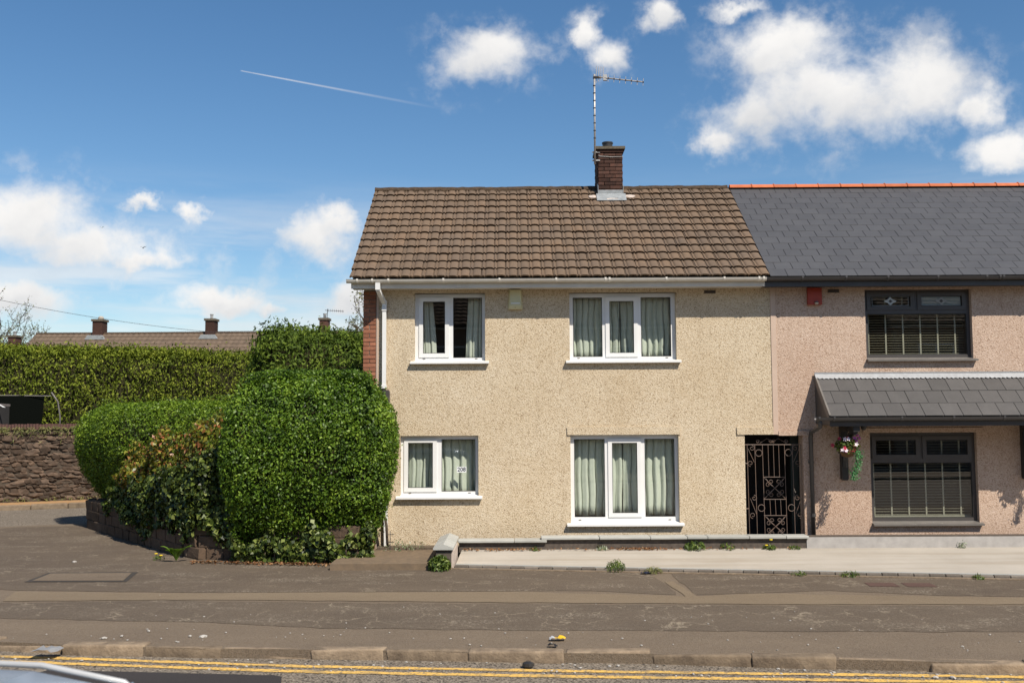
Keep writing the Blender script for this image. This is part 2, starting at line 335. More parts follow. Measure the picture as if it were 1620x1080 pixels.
m['shrub'] = leafmat('red_gold_shrub_leaf', [(0, (.06, .085, .014)), (.4, (.17, .19, .022)), (.72, (.32, .29, .045)), (.86, (.34, .17, .05)), (1, (.38, .12, .065))], .4, .5, .25)
m['weed'] = leafmat('weed_leaf', [(0, (.035, .06, .012)), (.6, (.085, .135, .02)), (1, (.19, .24, .05))], .5, .4, .3)
m['dock'] = leafmat('dock_leaf', [(0, (.10, .19, .02)), (1, (.19, .32, .05))], .5, .4, .3)
m['dryleaf'] = leafmat('dry_leaf', [(0, (.10, .045, .02)), (.6, (.22, .10, .045)), (1, (.38, .24, .13))], .8, .2, .1)
m['grey_leaf'] = leafmat('grey_green_leaf', [(0, (.07, .10, .04)), (.5, (.16, .20, .09)), (1, (.42, .44, .38))], .6, .3, .2)
m['bud'] = leafmat('young_bud_leaf', [(0, (.09, .10, .035)), (.5, (.18, .19, .06)), (1, (.28, .27, .10))], .6, .3, .3)
m['hedge_core'] = simple('hedge_twigs', (.022, .026, .01), (.035, .028, .016), 20, 1., .05)
m['bark'] = simple('bark', (.11, .085, .065), (.07, .055, .042), 15, .95, .1, bump=.5)
m['stonewall'] = simple('rubble_stone', (.14, .095, .066), (.068, .05, .038), 5, .92, .2, rnd=.6, bump=.8, bscale=24, dirt=.35, dist=.02)
m['stonemortar'] = simple('rubble_mortar', (.105, .082, .062), (.06, .048, .038), 12, .95, .1, bump=.8, dist=.02)
m['gardenstone'] = simple('shaded_wall_stone', (.125, .085, .058), (.07, .05, .036), 8, .95, .15, rnd=.25, bump=.7, bscale=26, dist=.015)  # dark stone, tone lowered further to paint in the shade under the hedges
m['farkerb'] = simple('ochre_kerb', (.40, .24, .11), (.30, .18, .09), 5, .9, .2)
m['net'] = simple('trampoline_net', (.005, .006, .005), None, 30, 1., .0)
m['galv'] = simple('galvanised', (.42, .42, .41), (.30, .29, .28), 20, .5, .5, .4)
m['aerial'] = simple('aerial_alloy', (.50, .47, .44), (.34, .31, .28), 25, .45, .5, .5)
m['cable'] = simple('cable', (.03, .03, .035), None, 5, .6)
m['carpaint'] = simple('silver_blue_paint', (.36, .42, .50), (.34, .40, .48), 2, .22, .6, .35)
m['carglass'] = simple('car_glass', (.02, .024, .028), None, 2, .05, .8)
m['trim'] = simple('bright_trim', (.55, .55, .54), None, 3, .4, .6, .3)
m['tyre'] = simple('tyre', (.02, .02, .02), None, 9, .85)
m['rim'] = simple('alloy', (.5, .5, .5), None, 9, .3, .5, .8)
m['headlamp'] = simple('lamp_lens', (.6, .62, .64), None, 3, .1, .8)
m['flower_white'] = simple('white_petal', (.75, .70, .72), (.7, .55, .62), 30, .7)
m['flower_red'] = simple('red_petal', (.42, .03, .045), (.30, .02, .06), 30, .7)
m['flower_pink'] = simple('pink_petal', (.55, .13, .33), (.4, .08, .3), 30, .7)
m['flower_yellow'] = simple('yellow_petal', (.75, .55, .02), None, 30, .7)
m['fern'] = leafmat('trailing_fern', [(0, (.02, .10, .03)), (.6, (.05, .22, .06)), (1, (.20, .40, .20))], .5, .4, .2)
m['coir'] = simple('coir_basket', (.13, .07, .03), None, 30, .95)
m['signwhite'] = simple('white_sign', (.80, .82, .82), None, 3, .5)
m['ink'] = simple('navy_ink', (.01, .015, .04), None, 3, .5)
m['litter'] = simple('yellow_wrapper', (.75, .48, .02), (.65, .38, .02), 30, .4)
m['litter2'] = simple('silver_wrapper', (.5, .52, .55), None, 30, .3)
m['chip'] = simple('white_pebble', (.60, .57, .52), (.45, .42, .38), 30, .8, rnd=.3)
m['bird'] = simple('dark_bird', (.015, .015, .017), None, 3, .8)
m['gull'] = simple('white_gull', (.8, .8, .8), None, 3, .8)
m['shed'] = simple('shed_felt', (.16, .14, .13), None, 8, .9)
m['far_tile'] = simple('far_roof_tile', (.165, .12, .085), (.115, .085, .062), 3, .9, .2, dirt=.3)
m['far_wall'] = simple('far_wall', (.42, .36, .28), (.36, .30, .23), 2, .9, .2)
m['opp_wall'] = simple('opposite_render', (.26, .20, .16), (.21, .16, .13), 2, .9, .2)
m['opp_brick'] = simple('opposite_brick', (.20, .085, .06), (.15, .065, .048), 20, .9, .2)

# ------------------------------------------------------------------ helpers
def ident(o): return (o.matrix_world.copy() if o.parent is None else Matrix.Identity(4))
ROOTLOC = {}
def link(o, parent=None, mat=None):
    C.objects.link(o)
    if parent is not None:
        o.parent = parent
        if parent.name in ROOTLOC: o.matrix_parent_inverse = Matrix.Translation(-ROOTLOC[parent.name])
    return o
def tag(o, label=None, cat=None, group=None, kind=None):
    if label: o['label'] = label
    if cat: o['category'] = cat
    if group: o['group'] = group
    if kind: o['kind'] = kind
    return o
def thing(name, loc, label, cat, group=None):
    o = bpy.data.objects.new(name, None); o.empty_display_size = .2; o.location = loc; C.objects.link(o)
    ROOTLOC[o.name] = Vector(loc); return tag(o, label, cat, group)

class MB:
    def __init__(s): s.v = []; s.f = []; s.r = []
    def add(s, vs, fs):
        n = len(s.v); s.v += [tuple(q) for q in vs]; s.f += [tuple(i+n for i in f) for f in fs]; return s
    def box(s, x0, x1, y0, y1, z0, z1):
        return s.add([(x0, y0, z0), (x1, y0, z0), (x1, y1, z0), (x0, y1, z0), (x0, y0, z1), (x1, y0, z1), (x1, y1, z1), (x0, y1, z1)],
                     [(0, 3, 2, 1), (4, 5, 6, 7), (0, 1, 5, 4), (1, 2, 6, 5), (2, 3, 7, 6), (3, 0, 4, 7)])
    def tube(s, pts, r, n=8, cap=True, closed=False):
        pts = [Vector(q) for q in pts]; k = len(pts); base = len(s.v); prev = None
        rr = r if isinstance(r, (list, tuple)) else [r]*k
        for i, q in enumerate(pts):
            if closed: t = pts[(i+1) % k]-pts[i-1]
            else: t = pts[min(i+1, k-1)]-pts[max(i-1, 0)]
            t.normalize()
            if prev is None:
                a = Vector((0, 0, 1)) if abs(t.z) < .9 else Vector((1, 0, 0)); u = t.cross(a).normalized()
            else: u = (prev - t*prev.dot(t)).normalized()
            prev = u; w = t.cross(u)
            for j in range(n):
                an = 2*math.pi*j/n; s.v.append(tuple(q + (u*math.cos(an)+w*math.sin(an))*rr[i]))
        for i in range(k if closed else k-1):
            for j in range(n):
                a = base+i*n+j; b = base+i*n+(j+1) % n; c2 = base+((i+1) % k)*n
                s.f.append((a, b, c2+(j+1) % n, c2+j))
        if cap and not closed:
            s.f.append(tuple(base+j for j in reversed(range(n)))); s.f.append(tuple(base+(k-1)*n+j for j in range(n)))
        return s
    def prism(s, poly, axis, a, b):
        """poly: 2-D outline; axis 'x': (y,z) outline swept in x; 'y': (x,z); 'z': (x,y)"""
        def P(q, t): return (t, q[0], q[1]) if axis == 'x' else ((q[0], t, q[1]) if axis == 'y' else (q[0], q[1], t))
        n = len(poly); vs = [P(q, a) for q in poly]+[P(q, b) for q in poly]
        fs = [tuple(range(n))[::-1], tuple(range(n, 2*n))]+[(i, (i+1) % n, n+(i+1) % n, n+i) for i in range(n)]
        return s.add(vs, fs)
    def lathe(s, prof, cx, cy, n=16):
        b = len(s.v); k = len(prof)
        for r, z in prof:
            for j in range(n): s.v.append((cx+r*math.cos(2*math.pi*j/n), cy+r*math.sin(2*math.pi*j/n), z))
        for i in range(k-1):
            for j in range(n): s.f.append((b+i*n+j, b+i*n+(j+1) % n, b+(i+1)*n+(j+1) % n, b+(i+1)*n+j))
        s.f.append(tuple(b+j for j in reversed(range(n)))); s.f.append(tuple(b+(k-1)*n+j for j in range(n)))
        return s
    def mesh(s, name, mat, smooth=False, fix=True):
        me = bpy.data.meshes.new(name); me.from_pydata(s.v, [], s.f)
        if fix:
            bm = bmesh.new(); bm.from_mesh(me); bmesh.ops.recalc_face_normals(bm, faces=bm.faces); bm.to_mesh(me); bm.free()
        if smooth is True: me.shade_smooth()
        elif smooth: me.shade_smooth(); me.set_sharp_from_angle(angle=R_(smooth))
        me.materials.append(mat if not isinstance(mat, str) else m[mat]); return me
    def build(s, name, mat, parent=None, smooth=False, fix=True):
        return link(bpy.data.objects.new(name, s.mesh(name, mat, smooth, fix)), parent)

def bevelled(name, mat, sx=1, sy=1, sz=1, c=.01, seg=1, rough=0., seed=0):
    """a box of the given size centred on the origin with chamfered edges"""
    bm = bmesh.new(); bmesh.ops.create_cube(bm, size=1)
    for v in bm.verts: v.co = Vector((v.co.x*sx, v.co.y*sy, v.co.z*sz))
    if rough:
        rr = random.Random(seed)
        for v in bm.verts: v.co += Vector((rr.uniform(-1, 1), rr.uniform(-1, 1), rr.uniform(-1, 1)))*rough
    bmesh.ops.bevel(bm, geom=bm.edges[:], offset=c, segments=seg, affect='EDGES', profile=.6)
    me = bpy.data.meshes.new(name); bm.to_mesh(me); bm.free(); me.materials.append(m[mat]); return me
def place(name, me, loc, parent, rot=(0, 0, 0), scale=(1, 1, 1)):
    o = bpy.data.objects.new(name, me); o.location = loc; o.rotation_euler = rot; o.scale = scale; return link(o, parent)

def wall(mb, x0, x1, z0, z1, yf, yb, ops, extra=()):
    """wall in the x-z plane with rectangular openings and their reveals"""
    xs = sorted({x0, x1, *[min(max(v, x0), x1) for o in ops for v in o[:2]]}); zs = sorted({z0, z1, *[min(max(v, z0), z1) for o in ops for v in o[2:4]]})
    nx, nz = len(xs)-1, len(zs)-1
    def full(i, j):
        if i < 0 or j < 0 or i >= nx or j >= nz: return False
        cx, cz = (xs[i]+xs[i+1])/2, (zs[j]+zs[j+1])/2
        return not any(o[0] < cx < o[1] and o[2] < cz < o[3] for o in ops)
    for i in range(nx):
        for j in range(nz):
            if not full(i, j): continue
            a, b, c, d = xs[i], xs[i+1], zs[j], zs[j+1]
            mb.add([(a, yf, c), (b, yf, c), (b, yf, d), (a, yf, d)], [(0, 1, 2, 3)])
            mb.add([(a, yb, c), (b, yb, c), (b, yb, d), (a, yb, d)], [(3, 2, 1, 0)])
            if not full(i-1, j): mb.add([(a, yf, c), (a, yf, d), (a, yb, d), (a, yb, c)], [(0, 1, 2, 3)])
            if not full(i+1, j): mb.add([(b, yf, c), (b, yb, c), (b, yb, d), (b, yf, d)], [(0, 1, 2, 3)])
            if not full(i, j-1): mb.add([(a, yf, c), (a, yb, c), (b, yb, c), (b, yf, c)], [(0, 1, 2, 3)])
            if not full(i, j+1): mb.add([(a, yf, d), (b, yf, d), (b, yb, d), (a, yb, d)], [(0, 1, 2, 3)])
    return mb

def leaves(name, P, Nn, size, mat, parent, aspect=.55, spread=.8, fold=.18, updir=None, rnd=None, sizevar=.35):
    """one mesh of folded leaf quads at points P facing roughly Nn"""
    n = len(P); P = np.asarray(P, float); Nn = np.asarray(Nn, float)
    d = rng.normal(size=(n, 3)); nn = Nn + d*spread; nn /= np.linalg.norm(nn, axis=1, keepdims=True)+1e-9
    t = rng.normal(size=(n, 3))
    if updir is not None: t = t*.55 + np.asarray(updir)
    t -= nn*np.sum(t*nn, axis=1, keepdims=True); t /= np.linalg.norm(t, axis=1, keepdims=True)+1e-9
    b = np.cross(nn, t); s = size*(1+rng.uniform(-sizevar, sizevar, n))[:, None]
    V = np.empty((n, 4, 3)); V[:, 0] = P - t*s*.5; V[:, 2] = P + t*s*.5
    V[:, 1] = P + b*s*aspect*.5 + nn*s*fold - t*s*.06; V[:, 3] = P - b*s*aspect*.5 + nn*s*fold - t*s*.06
    me = bpy.data.meshes.new(name); me.vertices.add(4*n); me.vertices.foreach_set('co', V.reshape(-1))
    me.loops.add(4*n); me.loops.foreach_set('vertex_index', np.arange(4*n, dtype=np.int32))
    me.polygons.add(n); me.polygons.foreach_set('loop_start', np.arange(0, 4*n, 4, dtype=np.int32))
    me.update(calc_edges=True)
    a = me.attributes.new('rnd', 'FLOAT', 'POINT')
    r = rng.uniform(0, 1, n) if rnd is None else np.clip(rnd, 0, 1)
    a.data.foreach_set('value', np.repeat(r, 4).astype(np.float32))
    me.materials.append(m[mat]); return link(bpy.data.objects.new(name, me), parent)

def sample(me, n):
    """n points spread over a mesh's faces, with normals"""
    me.calc_loop_triangles(); T = me.loop_triangles; k = len(T)
    idx = np.empty(k*3, np.int32); T.foreach_get('vertices', idx); co = np.empty(len(me.vertices)*3); me.vertices.foreach_get('co', co); co = co.reshape(-1, 3)
    tri = co[idx.reshape(-1, 3)]; cr = np.cross(tri[:, 1]-tri[:, 0], tri[:, 2]-tri[:, 0]); ar = np.linalg.norm(cr, axis=1)
    pick = rng.choice(k, n, p=ar/ar.sum()); r1 = np.sqrt(rng.uniform(size=n)); r2 = rng.uniform(size=n)
    tt = tri[pick]; P = tt[:, 0]*(1-r1)[:, None]+tt[:, 1]*(r1*(1-r2))[:, None]+tt[:, 2]*(r1*r2)[:, None]
    N_ = cr[pick]/(ar[pick][:, None]+1e-12); return P, N_

def hedge_volume(plan, prof, z0, z1, lump=.08, lscale=1.2, res=.22, shrink=.1):
    """plan: outline (counter-clockwise); prof: list of (height fraction, offset outwards); returns a lumpy closed mesh"""
    # resample and round the outline
    pts = [Vector((*q, 0)) for q in plan]; k = len(pts)
    for _ in range(3):
        new = []
        for i in range(len(pts)):
            a, b = pts[i], pts[(i+1) % len(pts)]; w = .12 if _ == 0 else .25
            new += [a.lerp(b, w), a.lerp(b, 1-w)]
        pts = new
    out = []
    for i in range(len(pts)):
        a, b = pts[i], pts[(i+1) % len(pts)]; s = max(1, int((b-a).length/res))
        out += [a.lerp(b, j/s) for j in range(s)]
    n = len(out); cen = sum(out, Vector())/n
    nor = []
    for i in range(n):
        t = out[(i+1) % n]-out[i-1]; nor.append(Vector((t.y, -t.x, 0)).normalized())
    mb = MB(); rings = []
    for fr, off in prof:
        z = z0+(z1-z0)*fr; ring = []
        for q, nn in zip(out, nor):
            w = q+nn*off; w.z = z; d = noise.fractal(w*lscale, 1., 2., 3)*lump
            ring.append(len(mb.v)); mb.v.append((w.x+nn.x*d, w.y+nn.y*d, z+d*.6*fr))
        rings.append(ring)
    last = [Vector(mb.v[i]) for i in rings[-1]]
    for sfac in (.85, .6, .3):
        ring = []
        for q in last:
            w = cen.lerp(Vector((q.x, q.y, 0)), sfac); zz = z1+.03*(1-sfac); w.z = zz; d = noise.fractal(w*lscale, 1., 2., 3)*lump
            ring.append(len(mb.v)); mb.v.append((w.x, w.y, zz+d*.7+.02))
        rings.append(ring)
    for a, b in zip(rings, rings[1:]):
        for i in range(n): mb.f.append((a[i], a[(i+1) % n], b[(i+1) % n], b[i]))
    mb.f.append(tuple(rings[-1])); mb.f.append(tuple(reversed(rings[0])))
    return mb

def make_hedge(name, label, plan, prof, z0, z1, count, size, mat, lump=.08, aspect=.55, depth=.16, updir=None, spread=.8, cat='hedge', lscale=1.2, stray=.05):
    cx = sum(q[0] for q in plan)/len(plan); cy = sum(q[1] for q in plan)/len(plan)
    root = thing(name, (cx, cy, max(z0, 0)), label, cat)
    vol = hedge_volume(plan, prof, z0, z1, lump, lscale); me = vol.mesh('volume', 'hedge_core')
    P, N_ = sample(me, count)
    dd = rng.uniform(-depth, stray, count)[:, None]; tw = rng.uniform(size=count) < .04
    dd[tw] += rng.uniform(0, stray*1.6, tw.sum())[:, None]
    thin = np.array([noise.noise(Vector(q)*1.7+Vector((9, 3, 5))) for q in P]); keep = ~((thin > .34) & (rng.uniform(size=count) < .55))
    # clumps: leaf density and tone vary over the surface; deeper leaves are darker
    tone = np.array([noise.noise(Vector(q)*3.1) for q in P])
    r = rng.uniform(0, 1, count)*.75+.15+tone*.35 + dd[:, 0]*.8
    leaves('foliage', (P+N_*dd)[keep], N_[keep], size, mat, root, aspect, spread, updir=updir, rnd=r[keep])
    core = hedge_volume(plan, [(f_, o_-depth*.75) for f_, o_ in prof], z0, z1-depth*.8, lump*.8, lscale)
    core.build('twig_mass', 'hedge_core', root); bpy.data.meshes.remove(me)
    return root

def sheet(name, pts, z, mat, parent=None, jitter=0., step=.3, seed=1):
    rr = random.Random(seed); out = []
    for i in range(len(pts)):
        a = Vector(pts[i]); b = Vector(pts[(i+1) % len(pts)]); s = max(1, int((b-a).length/step)) if jitter else 1
        for j in range(s):
            q = a.lerp(b, j/s); out.append((q.x+rr.uniform(-jitter, jitter), q.y+rr.uniform(-jitter, jitter), z))
    return MB().add(out, [tuple(range(len(out)))]).build(name, mat, parent)

# ------------------------------------------------------------------ ground, road, footway
gr = sheet('ground', [(-900, -300), (900, -300), (900, 1500), (-900, 1500)], -.16, 'earth'); tag(gr, kind='structure')
ROADZ = -.095
KERB = [(-12.6, 17.5), (-11.9, 15.4), (-10.7, 13.6), (-9.2, 12.3), (-7.4, 11.45), (-5.5, 10.80), (-4.34, 10.57), (-3.26, 10.45), (-1.44, 10.33), (-.58, 10.26), (.3, 10.19), (1.29, 10.12), (2.28, 10.0), (3.15, 9.87), (3.89, 9.77), (4.79, 9.65), (16, 8.3)]
rd = sheet('road', [(-60, 1.6), (30, -3.0), (60, -6), (60, 3.4), (16, 8.6), (4, 10.1), (-4, 10.9), (-9, 13), (-12.4, 18), (-11.9, 22.2), (14, 32.6), (14, 38), (-60, 8.5)], ROADZ, 'road'); tag(rd, kind='structure')
npv = MB().prism([(-60, -9.9), (60, -9.9), (60, -6.2), (30, -3.2), (-60, 1.4)], 'z', -.2, -.01).build('near_pavement', 'pave'); tag(npv, kind='structure')
PV = KERB + [(40, 5.5), (40, 40), (14, 32.4), (-10.48, 22.4), (-11.36, 22.06), (-12.3, 21.4), (-12.9, 19.6)]
pv = MB().prism(PV, 'z', -.13, 0).build('pavement', 'pave'); tag(pv, kind='structure')
sheet('asphalt_patch', [(-12.2, 20.9), (-12.3, 18), (-11.6, 15.8), (-9, 14.5), (-6.9, 13.95), (-4.4, 13.72), (-.16, 13.72), (1.0, 13.72), (2.12, 13.35), (2.02, 14.9), (2.0, 17.4), (-2, 17.4), (-5, 20), (-9.5, 22.2), (-11.0, 21.9)], .004, 'pave_dark', pv, .025, .2, 3)
sheet('asphalt_patch', [(2.34, 13.36), (3.21, 13.5), (4.2, 13.62), (5.5, 13.25), (7, 13.05), (15, 12.4), (15, 15.2), (2.3, 15.2)], .004, 'pave_dark', pv, .022, .2, 4)
sheet('asphalt_patch', [(-8.5, 13.2), (-6.6, 13.02), (-4.25, 13.12), (-2, 12.88), (-.15, 12.80), (3, 12.6), (6.3, 12.5), (15, 11.9), (15, 10.2), (5.65, 11.02), (2.5, 11.15), (-.13, 11.25), (-2.2, 11.4), (-3.6, 11.75), (-6.2, 12.05), (-8.5, 12.75)], .004, 'pave_dark2', pv, .03, .2, 5)
sheet('trench_patch', [(-6.9, 13.85), (-4.4, 13.66), (-.16, 13.66), (2.2, 13.25), (2.10, 14.4), (2.22, 14.4), (2.36, 13.25), (3.21, 13.42), (5.5, 13.15), (15, 12.25), (15, 12.0), (6.3, 12.58), (3, 12.68), (-.15, 12.88), (-4.25, 13.18), (-6.7, 13.12)], .0065, 'pave_sand', pv, .018, .2, 6)
# covers in the footway
cv = MB()
fr = [(-7.15, 14.62), (-5.66, 14.60), (-5.83, 15.50), (-7.20, 15.48)]
cq = sheet('inspection_cover', fr, .009, 'iron_cover', pv)
ci = Vector((-6.46, 15.05)); sheet('cover_infill', [(ci.x+(q[0]-ci.x)*.90, ci.y+(q[1]-ci.y)*.80) for q in fr], .013, 'pave', cq)
for cx, cy in ((5.05, 14.06), (5.55, 14.02)): sheet('red_cover', [(cx-.2, cy-.14), (cx+.2, cy-.17), (cx+.22, cy+.14), (cx-.18, cy+.17)], .009, 'red_cover', pv)
# kerb stones, each one its own piece
def along(poly, t):
    for a, b in zip(poly, poly[1:]):
        l = math.dist(a, b)
        if t <= l: return Vector(a).lerp(Vector(b), t/l), math.atan2(b[1]-a[1], b[0]-a[0])
        t -= l
    return None, 0
kst = [bevelled('kerb_stone', 'kerb', 1, .17, .15, .024, 2, .019, i) for i in range(5)]
for me_ in kst: me_.shade_smooth()
t = 0.; rr = random.Random(3)
while True:
    L = rr.uniform(.78, .98); q, an = along(KERB, t+L/2)
    if q is None or q.x > 8.5: break
    dn = rr.uniform(-.004, .012) - (.035 if -5.4 < q.x < -4.4 else 0)
    place('kerb_stone', kst[rr.randrange(5)], (q.x+rr.uniform(-.008, .008), q.y+.075+rr.uniform(-.015, .012), -.072+dn), pv, (rr.uniform(-.03, .03), rr.uniform(-.008, .008), an+rr.uniform(-.012, .012)), (L-.026, 1, 1))
    t += L
# double yellow line
def stripe(off, w, seed):
    rr = random.Random(seed); mb = MB(); n = 260; k = len(mb.v)
    path = [(-16.5, 12.4), (-5.39, 10.55), (-2.13, 10.07), (.49, 9.84), (4.74, 9.55), (14, 8.8)]
    tot = sum(math.dist(a, b) for a, b in zip(path, path[1:])); vs = []; fs = []
    for i in range(n+1):
        q, an = along(path, min(tot*i/n, tot-1e-4)); nn = Vector((-math.sin(an), math.cos(an)))
        a = q+nn*(off+w/2+rr.uniform(-.012, .012)); b = q+nn*(off-w/2+rr.uniform(-.012, .012))
        vs += [(a.x, a.y, ROADZ+.005), (b.x, b.y, ROADZ+.005)]
        if i: fs.append((2*i-2, 2*i-1, 2*i+1, 2*i))
    mb.add(vs, fs).build('yellow_line', 'yellow', rd)
stripe(0, .088, 1); stripe(-.2, .098, 2)
sheet('dark_road_patch', [(-4.6, 9.98), (-2.34, 9.73), (-2.24, 9.68), (-2.15, 9.2), (-2.3, 8.3), (-5.2, 8.5)], ROADZ+.004, 'road_dark', rd, .012, .2, 8)  # smooth dark patch laid just above the road surface
# side road: far kerb and narrow footway under the stone wall
WD = Vector((.9, .436)).normalized(); WN = Vector((WD.y, -WD.x))      # along the stone wall, and towards the camera
W0 = Vector((-14.38, 27.9))
def wp(s, o=0.): q = W0+WD*s+WN*o; return (q.x, q.y)
fp = MB().prism([wp(-14, -.3), wp(-14, .9), wp(22, .9), wp(22, -.3)], 'z', -.14, .03).build('far_pavement', 'farkerb'); tag(fp, kind='structure')
me_ = bevelled('kerb_stone', 'kerb', 1, .16, .24, .02)
for i in range(30): place('kerb_stone', me_, (*wp(-9+i*.93, .98), -.085), fp, (0, 0, math.atan2(WD.y, WD.x)), (.92, 1, 1))

# driveway of pale concrete
DZ = .125
dv = MB()
xs = np.linspace(0, 1, 26); pts = []
for u in xs:
    f_ = Vector((-.97, 15.84)).lerp(Vector((14, 13.5)), u); b_ = Vector((-.93, 17.0)).lerp(Vector((14, 17.0)), u)
    for w in (0, .33, .66, 1): q = f_.lerp(b_, w); pts.append((q.x, q.y, .045+(DZ-.045)*w))
fs = [(i*4+j, i*4+4+j, i*4+5+j, i*4+1+j) for i in range(25) for j in range(3)]
dv.add(pts, fs); drive = dv.build('driveway', 'concrete_pale'); tag(drive, kind='structure')
dd = Vector((14.97, -2.34)).normalized(); an = math.atan2(dd.y, dd.x); dn = Vector((dd.y, -dd.x))
q0 = Vector((-.97, 15.84))
pf = [q0, q0+dd*15.15, q0+dd*15.15-dn*.07, q0-dn*.07]
MB().prism([(q.x, q.y) for q in pf], 'z', -.02, .053).build('white_edge_strip', 'coping', drive)
eb = bevelled('edging_brick', 'edgebrick', .212, .095, .08, .008)
for i in range(46):
    q = q0+dd*(.11+i*.22)+dn*.052; place('edging_brick', eb, (q.x, q.y, .008+rr.uniform(-.004, .004)), drive, (rr.uniform(-.03, .03), 0, an+rr.uniform(-.02, .02)))
pf = [q0+dn*.1-dd*.1, q0+dd*10.5+dn*.1, q0+dd*10.5+dn*.19, q0+dn*.18-dd*.1]
MB().prism([(q.x, q.y) for q in pf], 'z', -.02, .016).build('mortar_fillet', 'kerb', drive)
st = MB().box(-2.9, -1.36, 15.6, 17.42, -.02, .10).build('threshold_step', 'step'); tag(st, 'low brown concrete step between the clipped hedge and the coped pier', 'step')

# ------------------------------------------------------------------ the two houses
YF = 17.5                     # front wall plane
EAVE_Y, EAVE_Z, RID_Y, RID_Z = 17.10, 4.755, 20.2, 7.0
SL = math.hypot(RID_Y-EAVE_Y, RID_Z-EAVE_Z); PITCH = math.atan2(RID_Z-EAVE_Z, RID_Y-EAVE_Y)
def roofpt(x, s, h=0.):       # s metres up the slope from the eaves, h above it
    return Vector((x, EAVE_Y+math.cos(PITCH)*s-math.sin(PITCH)*h, EAVE_Z+math.sin(PITCH)*s+math.cos(PITCH)*h))
XA0, XP, XB1 = -2.70, 4.535, 12.1
house = thing('cream_house', (0.9, YF, 0), 'cream pebbledashed house with brown tiled roof and white windows, at the end of the row', 'house')
neigh = thing('pink_house', (8.3, YF, 0), 'pink pebbledashed house with grey slate roof, dark windows and long porch canopy', 'house')
WIN = dict(ul=(-1.79, -.545, 3.32, 4.535), ur=(.945, 2.825, 3.32, 4.53), ll=(-2.035, -.67, .97, 2.03), lr=(.94, 2.83, .49, 2.03))
NWIN = dict(pu=(6.16, 8.035, 3.32, 4.56), pl=(6.17, 8.03, .47, 2.04))
GATE = (3.985, 5.0, -.1, 2.02)
wa = wall(MB(), -2.46, 4.49, 0, 4.62, YF, YF+.26, list(WIN.values())+[GATE]).build('front_wall', 'cream_dash', house)
wb = wall(MB(), 4.58, XB1, 0, 4.62, YF, YF+.26, list(NWIN.values())+[GATE, (9.2, 10.1, -.1, 2.04), (9.4, 11.2, 3.32, 4.56)]).build('front_wall', 'pink_dash', neigh)
MB().box(4.49, 4.58, YF-.012, YF+.25, 2.02, 4.62).build('party_strip', 'strip', neigh)
MB().box(-2.462, -2.425, YF-.010, YF+.1, 0, 4.60).build('corner_bead', 'strip', house)
# projecting lintels
for (x0, x1, z0, z1, pr, mt) in ((.885, 2.86, 2.03, 2.17, house, 'cream_dash'), (3.85, 4.49, 2.02, 2.15, house, 'cream_dash'), (4.58, 5.17, 2.0, 2.08, neigh, 'pink_dash'), (6.05, 8.15, 2.04, 2.12, neigh, 'pink_dash'), (-1.85, -.5, 4.535, 4.60, house, 'cream_dash'), (.90, 2.88, 4.53, 4.60, house, 'cream_dash')):
    MB().box(x0, x1, YF-.022, YF+.1, z0, z1).build('lintel', mt, pr)
# brick gable end: core, then each brick of the corner
MB().prism([(YF+.012, 0), (23.3, 0), (23.3, 4.7), (20.4, 6.85), (YF+.3, 4.8), (YF+.012, 4.62)], 'x', XA0+.012, -2.47).build('gable_wall', 'mortar', house)
gb = MB().box(-2.69, -2.47, YF+.005, YF+.2, 0, 4.6).build('corner_brickwork', 'mortar', house)
b1 = bevelled('brick', 'brick_red', .222, .1, .065, .004); b2 = bevelled('brick', 'brick_red', .106, .1, .065, .004)
for i in range(61):
    z = .04+i*.075
    if i % 2: place('brick', b1, (-2.585+rr.uniform(-.003, .003), YF+.042+rr.uniform(-.003, .003), z), gb)
    else:
        for k in (-1, 1): place('brick', b2, (-2.585+k*.058+rr.uniform(-.002, .002), YF+.042+rr.uniform(-.004, .004), z), gb)
# back, floors and inner walls
def shell(root, x0, x1, px):
    MB().box(x0+.02, x1, 23.1, 23.3, 0, 4.7).build('back_wall', 'interior', root)
    MB().box(x0+.25, x1-.05, YF+.28, 23.1, 2.3, 2.55).build('upper_floor', 'interior', root)
    MB().box(x0+.25, x1-.05, YF+.28, 23.1, 4.60, 4.68).build('ceiling', 'interior', root)
    MB().box(x0+.25, x1-.05, YF+.28, 23.1, 0.0, .14).build('ground_floor', 'carpet', root)
    MB().box(px-.05, px+.05, YF+.27, 23.0, .14, 2.29).build('passage_wall', 'deck', root)  # near-black colour paints in the shade of the covered passage
shell(house, XA0, 4.50, 3.9); shell(neigh, 4.57, XB1, 5.1)
MB().prism([(YF+.27, 2.02), (23.0, 2.02), (23.0, 4.7), (20.2, 6.75), (YF+.27, 4.75)], 'x', 4.495, 4.575).build('party_wall', 'interior', neigh)
MB().box(.2, .3, YF+.29, 23, 2.56, 4.59).build('room_wall', 'interior', house)
MB().box(.2, .3, YF+.29, 23, .15, 2.29).build('room_wall', 'interior', house)
MB().box(3.95, 5.05, 18.9, 19.0, 0, 2.29).build('passage_back', 'deck', neigh)  # near-black closing wall, passage gloom put into its colour
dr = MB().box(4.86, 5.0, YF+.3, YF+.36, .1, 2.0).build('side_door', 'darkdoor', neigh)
MB().tube([(4.90, YF+.28, 1.07), (4.93, YF+.28, .99)], .013, 8).build('handle', 'chrome', dr)
MB().box(XB1-.02, XB1+.2, YF, 23.3, 0, 4.7).build('end_wall', 'pink_dash', neigh)
